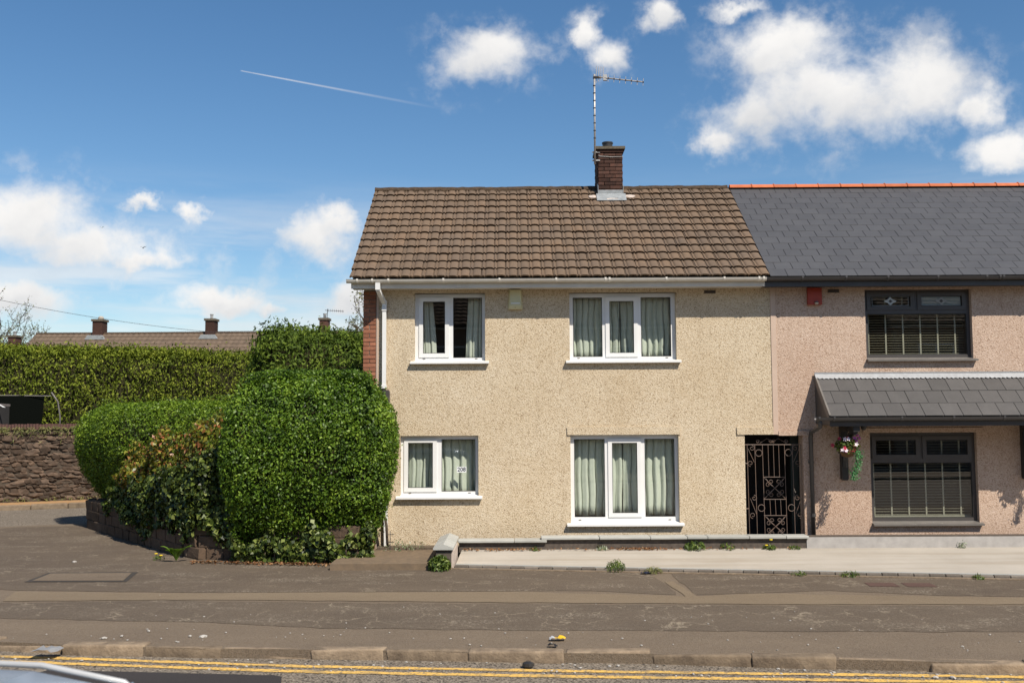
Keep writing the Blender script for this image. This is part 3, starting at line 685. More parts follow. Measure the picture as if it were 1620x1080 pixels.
# roof decks, tiles, slates
def deck(root, x0, x1, name):
    o = MB().prism([(EAVE_Y+.09, EAVE_Z-.02), (RID_Y, RID_Z-.045), (23.7, 4.66), (23.7, 4.60), (RID_Y, RID_Z-.14), (EAVE_Y+.09, EAVE_Z-.09)], 'x', x0, x1).build(name, 'deck', root); return o
roofA = deck(house, -2.84, 4.36, 'tiled_roof'); roofB = deck(neigh, 4.37, XB1+.3, 'slate_roof')
NC, NR = 35, 13; TW = (4.385+2.88)/NC; GA = SL/NR
def tile_verts(w, l):
    prof = [(0, -.005), (.05, -.005), (.09, .010), (.20, .011), (.24, -.005), (.30, -.005), (.36, .008), (.50, .014), (.68, .015), (.84, .012), (.94, .005), (1.0, -.005)]
    vs = []; n = len(prof)
    for y, hz in ((-.0, .042), (l, .0)):
        for u, h in prof: vs.append((u*w, y, h+hz))
    for u, h in prof: vs.append((u*w, .032, h+.042-.046))
    for u, h in prof: vs.append((u*w, l, h-.022))
    fs = [(i, i+1, n+i+1, n+i) for i in range(n-1)] + [(2*n+i+1, 2*n+i, i, i+1)[::-1] for i in range(n-1)] + [(2*n+i, 2*n+i+1, 3*n+i+1, 3*n+i)[::-1] for i in range(n-1)]
    fs += [(0, n, 3*n, 2*n), (n-1, 2*n-1, 4*n-1, 3*n-1)[::-1]]
    return vs, fs
tv, tf = tile_verts(TW-.004, GA+.06)
tme = [];
for k in range(3): tme.append(MB().add(tv, tf).mesh('roof_tile', 'tile', 40))
rotT = Matrix.Rotation(PITCH, 4, 'X')
cnt = 0; rest = MB(); rest_r = []
for r in range(NR):
    for c_ in range(NC):
        x = -2.88+c_*TW+.002; pnt = roofpt(x, r*GA-.02, .004+rr.uniform(-.003, .005)); jx = rr.uniform(-.004, .004)
        rz = rr.uniform(-.012, .012); ry = rr.uniform(-.012, .012)
        if cnt < 300:
            o = place('roof_tile', tme[0], pnt+Vector((jx, rr.uniform(-.006, .006), 0)), roofA, (PITCH+rr.uniform(-.008, .012), ry, rz)); cnt += 1
        else:
            mt_ = Matrix.Translation(pnt+Vector((jx, 0, 0))) @ Matrix.Rotation(rz, 4, 'Z') @ Matrix.Rotation(ry, 4, 'Y') @ Matrix.Rotation(PITCH+rr.uniform(-.008, .012), 4, 'X')
            rest.add([mt_ @ Vector(q) for q in tv], tf); rest_r += [rr.random()]*len(tv)
o = rest.build('upper_roof_tiles', 'tile', roofA, 40); tag(o, kind='stuff')
at = o.data.attributes.new('rnd', 'FLOAT', 'POINT'); at.data.foreach_set('value', np.array(rest_r, np.float32))
# rear slope
MB().add([(-2.88, RID_Y, RID_Z+.02), (4.37, RID_Y, RID_Z+.02), (4.37, 23.8, 4.68), (-2.88, 23.8, 4.68)], [(0, 1, 2, 3)]).build('rear_slope', 'tile', roofA)
MB().add([(4.38, RID_Y, RID_Z+.02), (XB1+.3, RID_Y, RID_Z+.02), (XB1+.3, 23.8, 4.68), (4.38, 23.8, 4.68)], [(0, 1, 2, 3)]).build('rear_slope', 'slate', roofB)
def ridge_mesh(mat, r, L, rough=0.):
    mb = MB(); n = 8; seg = 4 if rough else 1; vs = []; fs = []
    for k in range(seg+1):
        for j in range(n+1):
            a = math.pi*j/n; d = r*(1+(rr.uniform(-rough, rough) if rough else 0)); vs.append((k*L/seg, math.cos(a)*d*1.1, math.sin(a)*d))
    for k in range(seg):
        for j in range(n): a = k*(n+1)+j; fs.append((a, a+1, a+n+2, a+n+1))
    mb.add(vs, fs); b = len(vs)
    mb.f += [tuple(range(n+1)), tuple(range(seg*(n+1), (seg+1)*(n+1)))]
    return mb.mesh('ridge_tile', mat, 50)
rm = [ridge_mesh('ridge_moss', .085, .455, .10) for _ in range(4)]
for i in range(16): place('ridge_tile', rm[i % 4], (-2.88+i*.452, RID_Y, RID_Z-.02+rr.uniform(-.006, .006)), roofA, (0, rr.uniform(-.01, .01), 0))
bed = MB(); bed.tube([(-2.86+i*.1, RID_Y-.115, RID_Z-.075+rr.uniform(-.012, .012)) for i in range(73)], .035, 6); bed.build('ridge_bedding', 'ridge_moss', roofA)
rmr = ridge_mesh('ridge_red', .078, .452)
rcol = MB().tube([(0, math.cos(a)*.088, math.sin(a)*.084) for a in np.linspace(0, math.pi, 9)], .012, 5)
rcm = rcol.mesh('ridge_collar', 'ridge_red')
for i in range(18):
    o = place('ridge_tile', rmr, (4.40+i*.455, RID_Y, RID_Z+.0), roofB); place('ridge_joint', rcm, (.452, 0, 0), o)
# slates
SW = .302; NSR = 15; SG = (SL+.0)/NSR; scount = 0; srest = MB()
sme = bevelled('slate', 'slate', SW-.008, SG+.02, .0055, .001)
for r in range(NSR):
    off = (r % 2)*SW/2
    for c_ in range(-1, 27):
        x0 = 4.40+off+c_*SW; x1 = x0+SW
        if x1 <= 4.42 or x0 > XB1+.25: continue
        wx = 1.0; cxm = (x0+x1)/2
        if x0 < 4.40: wx = (x1-4.40)/SW; cxm = (x1+4.40)/2
        q = roofpt(cxm, (r+.5)*SG-.01, .006+rr.uniform(-.001, .0015))
        if cxm < 10.2:
            if scount < 300: place('slate', sme, q, roofB, (PITCH-.014, rr.uniform(-.004, .004), rr.uniform(-.006, .006)), (wx, 1, 1)); scount += 1; continue
        e = Matrix.Translation(q) @ Matrix.Rotation(PITCH-.028, 4, 'X')
        h, g = (SW-.006)/2*wx, (SG+.02)/2
        srest.add([e @ Vector(v) for v in ((-h, -g, -.005), (h, -g, -.005), (h, g, -.005), (-h, g, -.005), (-h, -g, .005), (h, -g, .005), (h, g, .005), (-h, g, .005))], [(0, 3, 2, 1), (4, 5, 6, 7), (0, 1, 5, 4), (1, 2, 6, 5), (2, 3, 7, 6), (3, 0, 4, 7)])
tag(srest.build('outer_slates', 'slate', roofB), kind='stuff')
# fascias, soffits, gutters
def gutter(root, x0, x1, y, z, r, mat, clips, parent_name='gutter'):
    mb = MB(); n = 8; vs = []; fs = []
    out = [(y-math.cos(a)*r, z-math.sin(a)*r*1.0) for a in np.linspace(0, math.pi, n+1)]
    inn = [(y-math.cos(a)*(r-.006), z-math.sin(a)*(r-.006)) for a in np.linspace(math.pi, 0, n+1)]
    prof = [(out[0][0]-.006, z+.008)]+out+[(out[-1][0], z+.008)]+[(inn[0][0], z+.008)]+inn+[(inn[-1][0], z+.008)]
    mb.prism(prof, 'x', x0, x1); g = mb.build(parent_name, mat, root, 40)
    for cx in clips:
        c_ = MB(); o2 = [(y-math.cos(a)*(r+.008), z-math.sin(a)*(r+.008)) for a in np.linspace(-.25, math.pi, n+1)]; i2 = [(y-math.cos(a)*(r+.001), z-math.sin(a)*(r+.001)) for a in np.linspace(math.pi, -.25, n+1)]
        c_.prism(o2+i2, 'x', cx-.016, cx+.016).build('gutter_clip', mat, g)
    return g
GY, GZ = 17.105, 4.725
MB().box(-2.86, 4.32, 17.165, 17.19, 4.585, 4.74).build('fascia', 'fascia', house)
MB().box(-2.86, 4.32, 17.19, YF-.001, 4.60, 4.615).build('soffit', 'fascia', house)
MB().box(-1.02, -.96, 17.158, 17.166, 4.585, 4.70).build('fascia_joint', 'gutter_white', house)
gutter(house, -2.93, 4.33, GY, GZ, .056, 'gutter_white', [-2.74, -2.48, -2.2, -1.25, -.28, .7, 1.55, 1.62, 2.6, 3.6, 4.2, 4.28])
MB().box(4.325, XB1+.3, 17.165, 17.19, 4.575, 4.745).build('fascia', 'anthracite', neigh)
MB().box(4.325, XB1+.3, 17.19, YF-.001, 4.60, 4.615).build('soffit', 'anthracite', neigh)
gutter(neigh, 4.335, XB1+.3, GY, GZ, .056, 'anthracite', [4.95, 5.7, 6.42, 7.28, 8.12, 8.35, 8.41, 9.2])
# downpipe of the cream house (square section)
dp = MB()
def bar(mb, a, b, w, d):
    a = Vector(a); b = Vector(b); t = (b-a).normalized(); s = Vector((1, 0, 0)); n2 = t.cross(s).normalized()
    vs = [q+s*i*w/2+n2*j*d/2 for q in (a, b) for i, j in ((-1, -1), (1, -1), (1, 1), (-1, 1))]
    mb.add(vs, [(0, 1, 2, 3), (7, 6, 5, 4), (0, 4, 5, 1), (1, 5, 6, 2), (2, 6, 7, 3), (3, 7, 4, 0)])
dp.box(-2.425, -2.345, 17.06, 17.15, 4.55, 4.67); bar(dp, (-2.385, 17.105, 4.56), (-2.315, 17.42, 4.36), .07, .068); dp.box(-2.352, -2.276, 17.39, 17.47, 4.24, 4.40)
bar(dp, (-2.314, 17.43, 4.26), (-2.314, 17.43, 2.86), .066, .064)
dpo = dp.build('downpipe', 'upvc', house)
MB().box(-2.356, -2.272, 17.385, 17.48, 2.86, 2.92).build('pipe_collar', 'upvc', dpo); MB().box(-2.354, -2.274, 17.385, 17.48, 4.22, 4.27).build('pipe_collar', 'upvc', dpo)
MB().prism([(-2.365, 2.45), (-2.22, 2.45), (-2.215, 2.80), (-2.235, 2.83), (-2.365, 2.83)], 'y', 17.36, 17.49).build('pipe_boot', 'anth_frame', dpo)
bar(dp2 := MB(), (-2.30, 17.44, 2.45), (-2.27, 17.44, .1), .066, .064); dp2.build('lower_pipe', 'upvc', dpo)

# ------------------------------------------------------------------ windows
def window(root, box, cells, fm, sillm, y=YF+.085, sill=(.07, .07), glass='glass', fw_=.055, label=None):
    """cells: (x0,x1,z0,z1,openable) outlines of the lights inside the frame"""
    x0, x1, z0, z1 = box; D = .06
    holes = [(c[0], c[1], c[2], c[3]) for c in cells]
    w = wall(MB(), x0+.001, x1-.001, z0+.03, z1-.001, y, y+D, holes).build('window', fm, root)
    for (a, b, c, d, op) in cells:
        g = (a, b, c, d)
        if op:
            s = .062; wall(MB(), a-.018, b+.018, c-.018, d+.018, y-.018, y+.03, [(a+s-.01, b-s+.01, c+s-.01, d-s+.01)]).build('sash', fm, w); g = (a+s-.01, b-s+.01, c+s-.01, d-s+.01)
        wall(MB(), g[0]+.001, g[1]-.001, g[2]+.001, g[3]-.001, y+.012, y+.024, [(g[0]+.01, g[1]-.01, g[2]+.01, g[3]-.01)]).build('gasket', 'gasket', w)
        MB().add([(g[0], y+.02, g[2]), (g[1], y+.02, g[2]), (g[1], y+.02, g[3]), (g[0], y+.02, g[3])], [(0, 1, 2, 3)]).build('pane', glass, w, False, False)
    a, b = sill
    MB().prism([(y-.005, z0+.034), (YF-.085, z0-.004), (YF-.085, z0-.034), (YF-.06, z0-.034), (YF-.06, z0-.022), (y+.05, z0-.022), (y+.05, z0+.034)], 'x', x0-a, x1+b).build('sill', sillm, w)
    if fm == 'upvc':
        for cx in (x0+.16, x1-.16): MB().box(cx-.022, cx+.022, y-.008, y, z0+.055, z0+.066).build('drain_cap', 'sill_grey', w)
    return w
window(house, WIN['ul'], [(-1.79+.09, -1.205, 3.32+.105, 4.535-.085, True), (-1.115, -.60, 3.395, 4.465, False)], 'upvc', 'upvc')
window(house, WIN['ur'], [(1.012, 1.53, 3.40, 4.455, False), (1.605, 2.14, 3.415, 4.44, True), (2.215, 2.745, 3.40, 4.455, False)], 'upvc', 'upvc')
window(house, WIN['ll'], [(-2.035+.075, -1.42, 1.07, 1.96, True), (-1.32, -.725, 1.055, 1.965, False)], 'upvc', 'upvc')
window(house, WIN['lr'], [(1.008, 1.545, .60, 1.955, False), (1.62, 2.165, .615, 1.94, True), (2.245, 2.77, .60, 1.955, False)], 'upvc', 'upvc')
pw = window(neigh, NWIN['pu'], [(6.235, 7.045, 4.215, 4.495, True), (7.13, 7.955, 4.215, 4.495, True), (6.225, 7.975, 3.405, 4.13, False)], 'anth_frame', 'sill_grey', glass='glass_dark', sill=(-.0, .05))
window(neigh, NWIN['pl'], [(6.245, 7.05, 1.60, 1.96, True), (7.13, 7.955, 1.60, 1.96, True), (6.235, 7.965, .56, 1.515, False)], 'anth_frame', 'sill_grey', glass='glass_dark', sill=(-.0, .05))
window(neigh, (9.4, 11.2, 3.32, 4.56), [(9.47, 11.13, 3.405, 4.49, False)], 'anth_frame', 'sill_grey', glass='glass_dark')
nd_ = MB().box(9.2, 10.1, YF+.1, YF+.15, 0.12, 2.04).build('front_door', 'anth_frame', neigh)
# diamond leading in the two top lights of the upper window
for (a, b, fr_) in ((6.30, 6.99, False), (7.19, 7.90, True)):
    yy = YF+.085+.011; c0, c1 = 4.275, 4.44; cx, cz = (a+b)/2, (c0+c1)/2
    if fr_: MB().box(a, b, yy+.011, yy+.0125, c0-.01, c1+.01).build('frosted_sky_panel', 'frost', pw)  # pale frosted panel, the sky's reflection is painted into its colour
    ln_ = MB()
    for q in ((a+.02, b-.02, c0+.002, c0+.010), (a+.02, b-.02, c1-.010, c1-.002), (a+.02, a+.028, c0+.010, c1-.010), (b-.028, b-.02, c0+.010, c1-.010)): ln_.box(q[0], q[1], yy+.004, yy+.008, q[2], q[3])
    ln_.build('lead_border', 'lead', pw)
    dm = MB(); dm.prism([(cx-.115, cz), (cx-.05, cz-.03), (cx, cz-.075), (cx+.05, cz-.03), (cx+.115, cz), (cx+.05, cz+.03), (cx, cz+.075), (cx-.05, cz+.03)], 'y', yy-.002, yy+.003); dmo = dm.build('lead_diamond', 'frost' if not fr_ else 'lead', pw)
    MB().prism([(cx-.035, cz), (cx, cz-.03), (cx+.035, cz), (cx, cz+.03)], 'y', yy-.006, yy-.0025).build('diamond_centre', 'anth_frame', dmo)

# curtains
def curtain(label, x_top, x_bot, z0, z1, pleats, seed, y=YF+.30, mat='curtain', amp=.035):
    r_ = random.Random(seed); n = 90; k = 9; mb = MB(); ph = [r_.uniform(0, 6.28) for _ in range(5)]; vs = []; fs = []
    for i in range(k):
        w = i/(k-1); z = z1+(z0-z1)*w; a = x_top[0]+(x_bot[0]-x_top[0])*w**.8; b = x_top[1]+(x_bot[1]-x_top[1])*w**.8
        for j in range(n):
            u = j/(n-1); uu = u+.012*math.sin(9*w+ph[0]+u*5)
            d = amp*(.55+.5*w)*(math.sin(uu*pleats*6.283+ph[1])+.45*math.sin(uu*pleats*6.283*1.83+ph[2])+.3*math.sin(uu*pleats*2.2+ph[3]+w*2))
            vs.append((a+(b-a)*u+.012*math.cos(uu*pleats*6.283+ph[1]), y+d, z+.008*math.sin(uu*pleats*3+ph[4])*w))
    for i in range(k-1):
        for j in range(n-1): a = i*n+j; fs.append((a, a+1, a+n+1, a+n))
    o = mb.add(vs, fs).build('curtain', mat, None, True)
    sm = o.modifiers.new('thickness', 'SOLIDIFY'); sm.thickness = .006
    return tag(o, label, 'curtain')
curtain('pale curtain drawn aside at the left of the small upper window', (-1.78, -1.50), (-1.78, -1.40), 3.3, 4.52, 3.5, 1, mat='curtain2', amp=.03)
curtain('pale curtain drawn aside at the right of the small upper window', (-.86, -.45), (-.92, -.45), 3.3, 4.52, 4.5, 2, mat='curtain2', amp=.03)
curtain('sage green curtain, left half of the wide upper window of the cream house', (.9, 1.86), (.9, 1.87), 3.37, 4.52, 9, 3)
curtain('sage green curtain, right half of the wide upper window of the cream house', (1.86, 2.86), (1.88, 2.86), 3.37, 4.52, 9, 4)
curtain('sage green curtain behind the left pane of the window showing 208', (-2.08, -1.37), (-2.08, -1.40), 1.0, 2.02, 6, 5)
curtain('sage green curtain behind the number 208 on the lower window', (-1.36, -.62), (-1.34, -.62), .98, 2.02, 5.5, 6)
curtain('sage green curtain, left half of the wide ground floor window', (.9, 1.88), (.9, 1.86), .61, 2.02, 8, 7)
curtain('sage green curtain, right half of the wide ground floor window', (1.88, 2.88), (1.87, 2.88), .61, 2.02, 8, 8)
# number card on the glass
sg = MB().box(-1.052, -.885, YF+.085+.006, YF+.085+.010, 1.385, 1.485).build('number_sign', 'signwhite'); tag(sg, 'small white number card reading 208 on the lower left window', 'sign')
cu = bpy.data.curves.new('digits', 'FONT'); cu.body = '208'; cu.size = .098; cu.align_x = 'CENTER'; cu.align_y = 'CENTER'; cu.extrude = .0008; cu.offset = .0015
co_ = bpy.data.objects.new('digits_src', cu); C.objects.link(co_); dg = bpy.context.evaluated_depsgraph_get()
dme = bpy.data.meshes.new_from_object(co_.evaluated_get(dg)); bpy.data.objects.remove(co_)
dme.materials.clear(); dme.materials.append(m['ink'])
o = bpy.data.objects.new('digits', dme); o.location = (-.9685, YF+.085+.0045, 1.435); o.rotation_euler = (math.pi/2, 0, 0); link(o, sg)

# venetian blinds of the pink house
def blind(label, x0, x1, z0, z1, pitch, tilt):
    b = thing('venetian_blind', ((x0+x1)/2, YF+.24, z0), label, 'blind', 'cream venetian blinds of the pink house')
    me = bevelled('slat', 'blind', x1-x0, .048, .0035, .001); n = int((z1-z0)/pitch)
    for i in range(n): place('slat', me, ((x0+x1)/2, YF+.24, z0+.02+i*pitch), b, (tilt+rr.uniform(-.03, .03), rr.uniform(-.001, .001), 0))
    MB().box(x0, x1, YF+.215, YF+.265, z0-.025, z0+.006).build('bottom_rail', 'blind', b)
    MB().box(x0, x1, YF+.21, YF+.27, z1, z1+.05).build('head_rail', 'blind', b)
    for k in range(6):
        x = x0+.05+(x1-x0-.22)*k/5; MB().box(x-.013, x+.013, YF+.2125, YF+.2140, z0, z1).build('tape', 'blind', b)
blind('cream slatted blind in the upper window of the pink house', 6.23, 7.99, 3.42, 4.52, .0455, -.12)
blind('cream slatted blind in the window under the porch canopy', 6.24, 7.98, .585, 1.97, .049, .06)

# alarm boxes and vents
ab = MB(); ab.add([(-.14, YF, 4.24), (.125, YF, 4.24), (.105, YF, 4.60), (-.12, YF, 4.60), (-.115, YF-.09, 4.30), (.10, YF-.09, 4.30), (.075, YF-.085, 4.58), (-.09, YF-.085, 4.58), (-.12, YF-.06, 4.24), (.105, YF-.06, 4.24)],
    [(0, 3, 7, 4, 8), (1, 9, 5, 6, 2), (4, 7, 6, 5), (8, 4, 5, 9), (0, 8, 9, 1), (3, 2, 6, 7), (0, 1, 2, 3)])
abo = ab.build('alarm_box', 'alarm', house); MB().box(-.085, .07, YF-.102, YF-.088, 4.33, 4.35).build('alarm_lamp', 'signwhite', abo)
MB().tube([(-.01, YF-.078, 4.268), (-.01, YF-.088, 4.268)], .006, 8).build('screw', 'vent', abo)
rb = MB().box(5.14, 5.385, YF-.07, YF, 4.29, 4.585).build('alarm_box', 'redbox', neigh)
MB().lathe([(.001, 4.285), (.035, 4.295), (.042, 4.32), (.03, 4.345), (.001, 4.35)], 5.285, YF-.075, 12).build('alarm_lamp', 'chrome', rb)
for (x0, pr) in ((3.33, house), (5.51, neigh)):
    v_ = MB().box(x0, x0+.2, YF-.012, YF+.01, 4.505, 4.56).build('air_vent', 'vent', pr)
    for j in range(2): MB().box(x0+.01, x0+.19, YF-.02, YF-.0125, 4.515+j*.024, 4.527+j*.024).build('vent_slot', 'anthracite', v_)

# chimney
CX0, CX1, CY0, CY1, CZ1 = 1.685, 2.175, 19.86, 20.52, 7.74
ch = MB().box(CX0+.012, CX1-.012, CY0+.012, CY1-.012, 6.5, CZ1).build('chimney', 'mortar_dark', house)
bl = bevelled('brick', 'brick_dark', .225, .1, .064, .004); bh = bevelled('brick', 'brick_dark', .107, .1, .064, .004)
z = 6.74; i = 0
while z < CZ1-.02:
    xx = [(CX0+.115, 1), (CX0+.348, 1), (CX1-.03, .25)] if i % 2 else [(CX0+.055, .5), (CX0+.235, 1), (CX0+.42, .62)]
    for x, s in xx:
        wd = .225*s
        place('brick', bl, (min(x, CX1-wd/2), CY0+.04+rr.uniform(-.004, .004), z), ch, (0, 0, 0), (s, 1, 1))
    for sx in (CX0+.04, CX1-.04):
        for k in range(3): place('brick', bl, (sx, CY0+.20+k*.235-(.06 if i % 2 else 0), z), ch, (0, 0, math.pi/2))
    z += .075; i += 1
MB().box(CX0-.028, CX1+.028, CY0-.03, CY1+.03, CZ1-.06, CZ1).build('oversail_course', 'brick_dark', ch)
fl = MB(); fl.add([(CX0-.055, CY0-.06, CZ1), (CX1+.055, CY0-.06, CZ1), (CX1+.055, CY1+.06, CZ1), (CX0-.055, CY1+.06, CZ1), (CX0-.055, CY0-.06, CZ1+.055), (CX1+.055, CY0-.06, CZ1+.055), (CX1+.055, CY1+.06, CZ1+.055), (CX0-.055, CY1+.06, CZ1+.055), (CX0+.12, CY0+.2, CZ1+.11), (CX1-.14, CY0+.2, CZ1+.11), (CX1-.14, CY1-.2, CZ1+.11), (CX0+.12, CY1-.2, CZ1+.11)],
   [(0, 3, 2, 1), (0, 1, 5, 4), (1, 2, 6, 5), (2, 3, 7, 6), (3, 0, 4, 7), (4, 5, 9, 8), (5, 6, 10, 9), (6, 7, 11, 10), (7, 4, 8, 11), (8, 9, 10, 11)]); fl.build('cap', 'capstone', ch)
MB().lathe([(.10, CZ1+.08), (.105, CZ1+.20), (.115, CZ1+.205), (.115, CZ1+.235), (.09, CZ1+.24), (.085, CZ1+.15)], 1.91, 20.2, 18).build('pot', 'black', ch, 40)
# lead flashing stepped round the base, pale mortar on the tiles
MB().box(CX0-.006, CX1+.006, CY0-.022, CY0-.012, 6.72, 6.905).build('front_flashing', 'leadsheet', ch)
ap = MB()
e = Matrix.Translation(roofpt(0, (CY0-.16-EAVE_Y)/math.cos(PITCH), .045)) @ Matrix.Rotation(PITCH, 4, 'X')
ap.add([e @ Vector(q) for q in ((CX0-.05, -.06, 0), (CX1+.05, -.06, 0), (CX1+.05, .21, .03), (CX0-.05, .21, .03), (CX0-.05, -.06, .008), (CX1+.05, -.06, .008), (CX1+.05, .21, .038), (CX0-.05, .21, .038))], [(0, 3, 2, 1), (4, 5, 6, 7), (0, 1, 5, 4), (1, 2, 6, 5), (2, 3, 7, 6), (3, 0, 4, 7)]); ap.build('lead_apron', 'leadsheet', ch)
for sx, dx in ((CX0-.012, -1), (CX1+.002, 1)): MB().prism([(CY0-.03, 6.70), (CY0+.20, 6.78), (CY0+.2, 7.06), (CY0+.05, 7.06), (CY0+.05, 7.0), (CY0-.03, 7.0)], 'x', sx, sx+.010).build('side_flashing', 'leadsheet', ch)
for k, (mx_, my_, sx_) in enumerate(((CX0-.12, .02, .16), (CX1+.13, .03, .2), (CX0+.25, -.11, .5))):
    mo = MB(); c0 = roofpt(mx_, (CY0-.06-EAVE_Y)/math.cos(PITCH)+my_, .05); nn = 9
    ring = [c0+Vector((math.cos(a)*sx_*rr.uniform(.45, .6), math.sin(a)*.06*rr.uniform(.7, 1.2), math.sin(a)*.042)) for a in np.linspace(0, 6.283, nn, endpoint=False)]
    lowr = [q+Vector((0, .02, -.05)) for q in ring]; mo.add(ring+lowr+[c0+Vector((0, -.006, .015))], [(i_, (i_+1) % nn, 2*nn) for i_ in range(nn)]+[(nn+i_, nn+(i_+1) % nn, (i_+1) % nn, i_) for i_ in range(nn)])
    mo.build('mortar_patch', 'whitemortar', ch)

# television aerial on the chimney
ta = thing('tv_aerial', (1.62, 19.84, 7.4), 'silver television aerial on a thin mast clamped to the brick chimney', 'aerial')
MB().tube([(1.615, 19.80, 7.42), (1.625, 19.80, 9.28)], .019, 8).build('mast', 'aerial', ta, True)
for k in range(9):
    zz = 7.95+k*.155; MB().tube([(1.618, 19.80, zz), (1.618, 19.80, zz+.018)], .026, 8).build('mast_band', 'cable', ta)
B0, B1 = Vector((1.60, 19.80, 9.235)), Vector((2.60, 19.62, 9.05)); MB().tube([B0, B1], .013, 6).build('boom', 'aerial', ta)
for k in range(7):
    q = B0.lerp(B1, .3+k*.115); MB().tube([q+Vector((-.005, 0, -.075)), q+Vector((.005, 0, .075))], .006, 5).build('director', 'aerial', ta); MB().box(q.x-.012, q.x+.012, q.y-.016, q.y+.016, q.z-.016, q.z+.012).build('boom_clip', 'cable', ta)
for k in range(4):
    q = B0+Vector((.06+k*.045, .02-k*.02, .03-k*.005)); MB().tube([q+Vector((0, 0, -.16+k*.03)), q+Vector((.01, 0, .2-k*.01))], .007, 5).build('reflector_rod', 'aerial', ta)
MB().box(1.60, 1.76, 19.77, 19.83, 9.20, 9.235).build('bracket', 'cable', ta); MB().box(1.80, 1.88, 19.75, 19.80, 9.14, 9.26).build('junction_box', 'galv', ta)
for zz in (7.50, 7.67): MB().box(1.565, 1.72, 19.83, 19.86, zz, zz+.025).build('clamp', 'galv', ta)
MB().tube([(1.70, 19.845, 7.63), (1.70, 19.845, 7.60), (1.95, 19.842, 7.58), (2.19, 19.842, 7.585)], .008, 5).build('lashing_wire', 'galv', ta)

# ------------------------------------------------------------------ porch canopy, brackets, baskets
CT, CB, CPY = 3.07, 2.335, 16.70
CL = math.hypot(YF-CPY, CT-CB); CPI = math.atan2(CT-CB, YF-CPY); CXL, CXR = 5.235, 12.2
cn = MB().prism([(YF-.002, CT-.03), (CPY+.01, CB-.015), (CPY+.01, CB-.06), (YF-.002, CT-.09)], 'x', CXL, CXR).build('canopy', 'anthracite', neigh)
def cpt(x, s, h=0): return Vector((x, CPY+math.cos(CPI)*s-math.sin(CPI)*h, CB+math.sin(CPI)*s+math.cos(CPI)*h))
cw = .318; gs = [.315, .315, .46]; s0 = 0
cme = {g_: bevelled('slate', 'slate_edge', cw-.007, g_, .010, .002) for g_ in (.33, .475)}
for r in range(3):
    g_ = gs[r]; off = (0, -.16, .0)[r]
    for c_ in range(0, 23):
        x0 = CXL+.0+off+c_*cw; x1 = x0+cw
        if x0 < CXL: x0 = CXL
        if x1 > CXR: continue
        place('slate', cme[.475 if r == 2 else .33], cpt((x0+x1)/2, s0+g_/2, .004+rr.uniform(-.001, .001)), cn, (CPI-.025, 0, rr.uniform(-.006, .006)), ((x1-x0)/cw, 1, 1))
    s0 += g_
lw = MB(); n_ = 260; vs = []; fs = []
for i in range(n_+1):
    x = CXL-.01+(CXR-CXL)*i/n_; lo = CL-.125-.04*abs(math.sin(x*math.pi/.075))
    vs += [tuple(cpt(x, lo, .02)), tuple(cpt(x, CL-.03, .022)), tuple(cpt(x, CL-.012, .05))]
    if i: b = 3*i; fs += [(b-3, b, b+1, b-2), (b-2, b+1, b+2, b-1)]
o = lw.add(vs, fs).build('lead_flashing', 'leadwave', cn); o.modifiers.new('t', 'SOLIDIFY').thickness = .006
vg = MB(); vg.add([cpt(CXL-.012, -.0, .022), cpt(CXL+.018, 0, .022), cpt(CXL+.018, CL-.02, .022), cpt(CXL-.012, CL-.02, .022), cpt(CXL-.012, 0, -.09), cpt(CXL+.018, 0, -.09), cpt(CXL+.018, CL-.02, -.09), cpt(CXL-.012, CL-.02, -.09)], [(0, 1, 2, 3), (7, 6, 5, 4), (0, 4, 5, 1), (1, 5, 6, 2), (2, 6, 7, 3), (3, 7, 4, 0)]); vg.build('verge_trim', 'sill_grey', cn)
chk = MB().prism([(YF-.003, CT-.1), (CPY+.04, CB-.06), (CPY+.04, 2.20), (YF-.003, 2.20)], 'x', CXL+.003, CXL+.022).build('cheek_boarding', 'anth_frame', cn)
MB().box(CXL, CXR, CPY+.012, CPY+.035, 2.165, 2.30).build('fascia', 'anthracite', cn)
MB().box(CXL+.025, CXR, CPY+.036, YF-.003, 2.185, 2.20).build('soffit', 'anthracite', cn)
gutter(neigh, CXL-.26, CXR, CPY-.05, 2.31, .056, 'anthracite', [5.03, 5.28, 6.40, 7.26, 8.1, 9.2], 'canopy_gutter')
pp = MB().tube([(5.06, 16.68, 2.27), (5.075, 16.72, 2.16), (5.11, 17.36, 2.06), (5.12, 17.43, 1.96), (5.13, 17.44, .12)], .037, 10).build('canopy_downpipe', 'anthracite', neigh, True)
MB().tube([(5.13, 17.44, .60), (5.13, 17.44, .66)], .044, 10).build('pipe_collar', 'anthracite', pp)
MB().box(5.08, 5.18, 17.46, 17.50, 1.52, 1.55).build('pipe_clip', 'sill_grey', pp)
def bracket(x):
    b = MB().prism([(x-.055, 1.25), (x-.03, 1.225), (x+.03, 1.225), (x+.055, 1.25), (x+.055, 2.185), (x-.055, 2.185)], 'y', 17.38, 17.497).build('porch_bracket', 'black', neigh)
    MB().box(x-.055, x+.055, 16.74, 17.38, 2.07, 2.184).build('bracket_arm', 'black', b)
    br = MB(); pts = [(x, 17.40-.58*(1-math.cos(a)), 1.45+.62*math.sin(a)) for a in np.linspace(0, math.pi/2, 9)]; br.tube(pts, .05, 6).build('bracket_brace', 'black', b)
bracket(5.69); bracket(8.84); bracket(11.2)
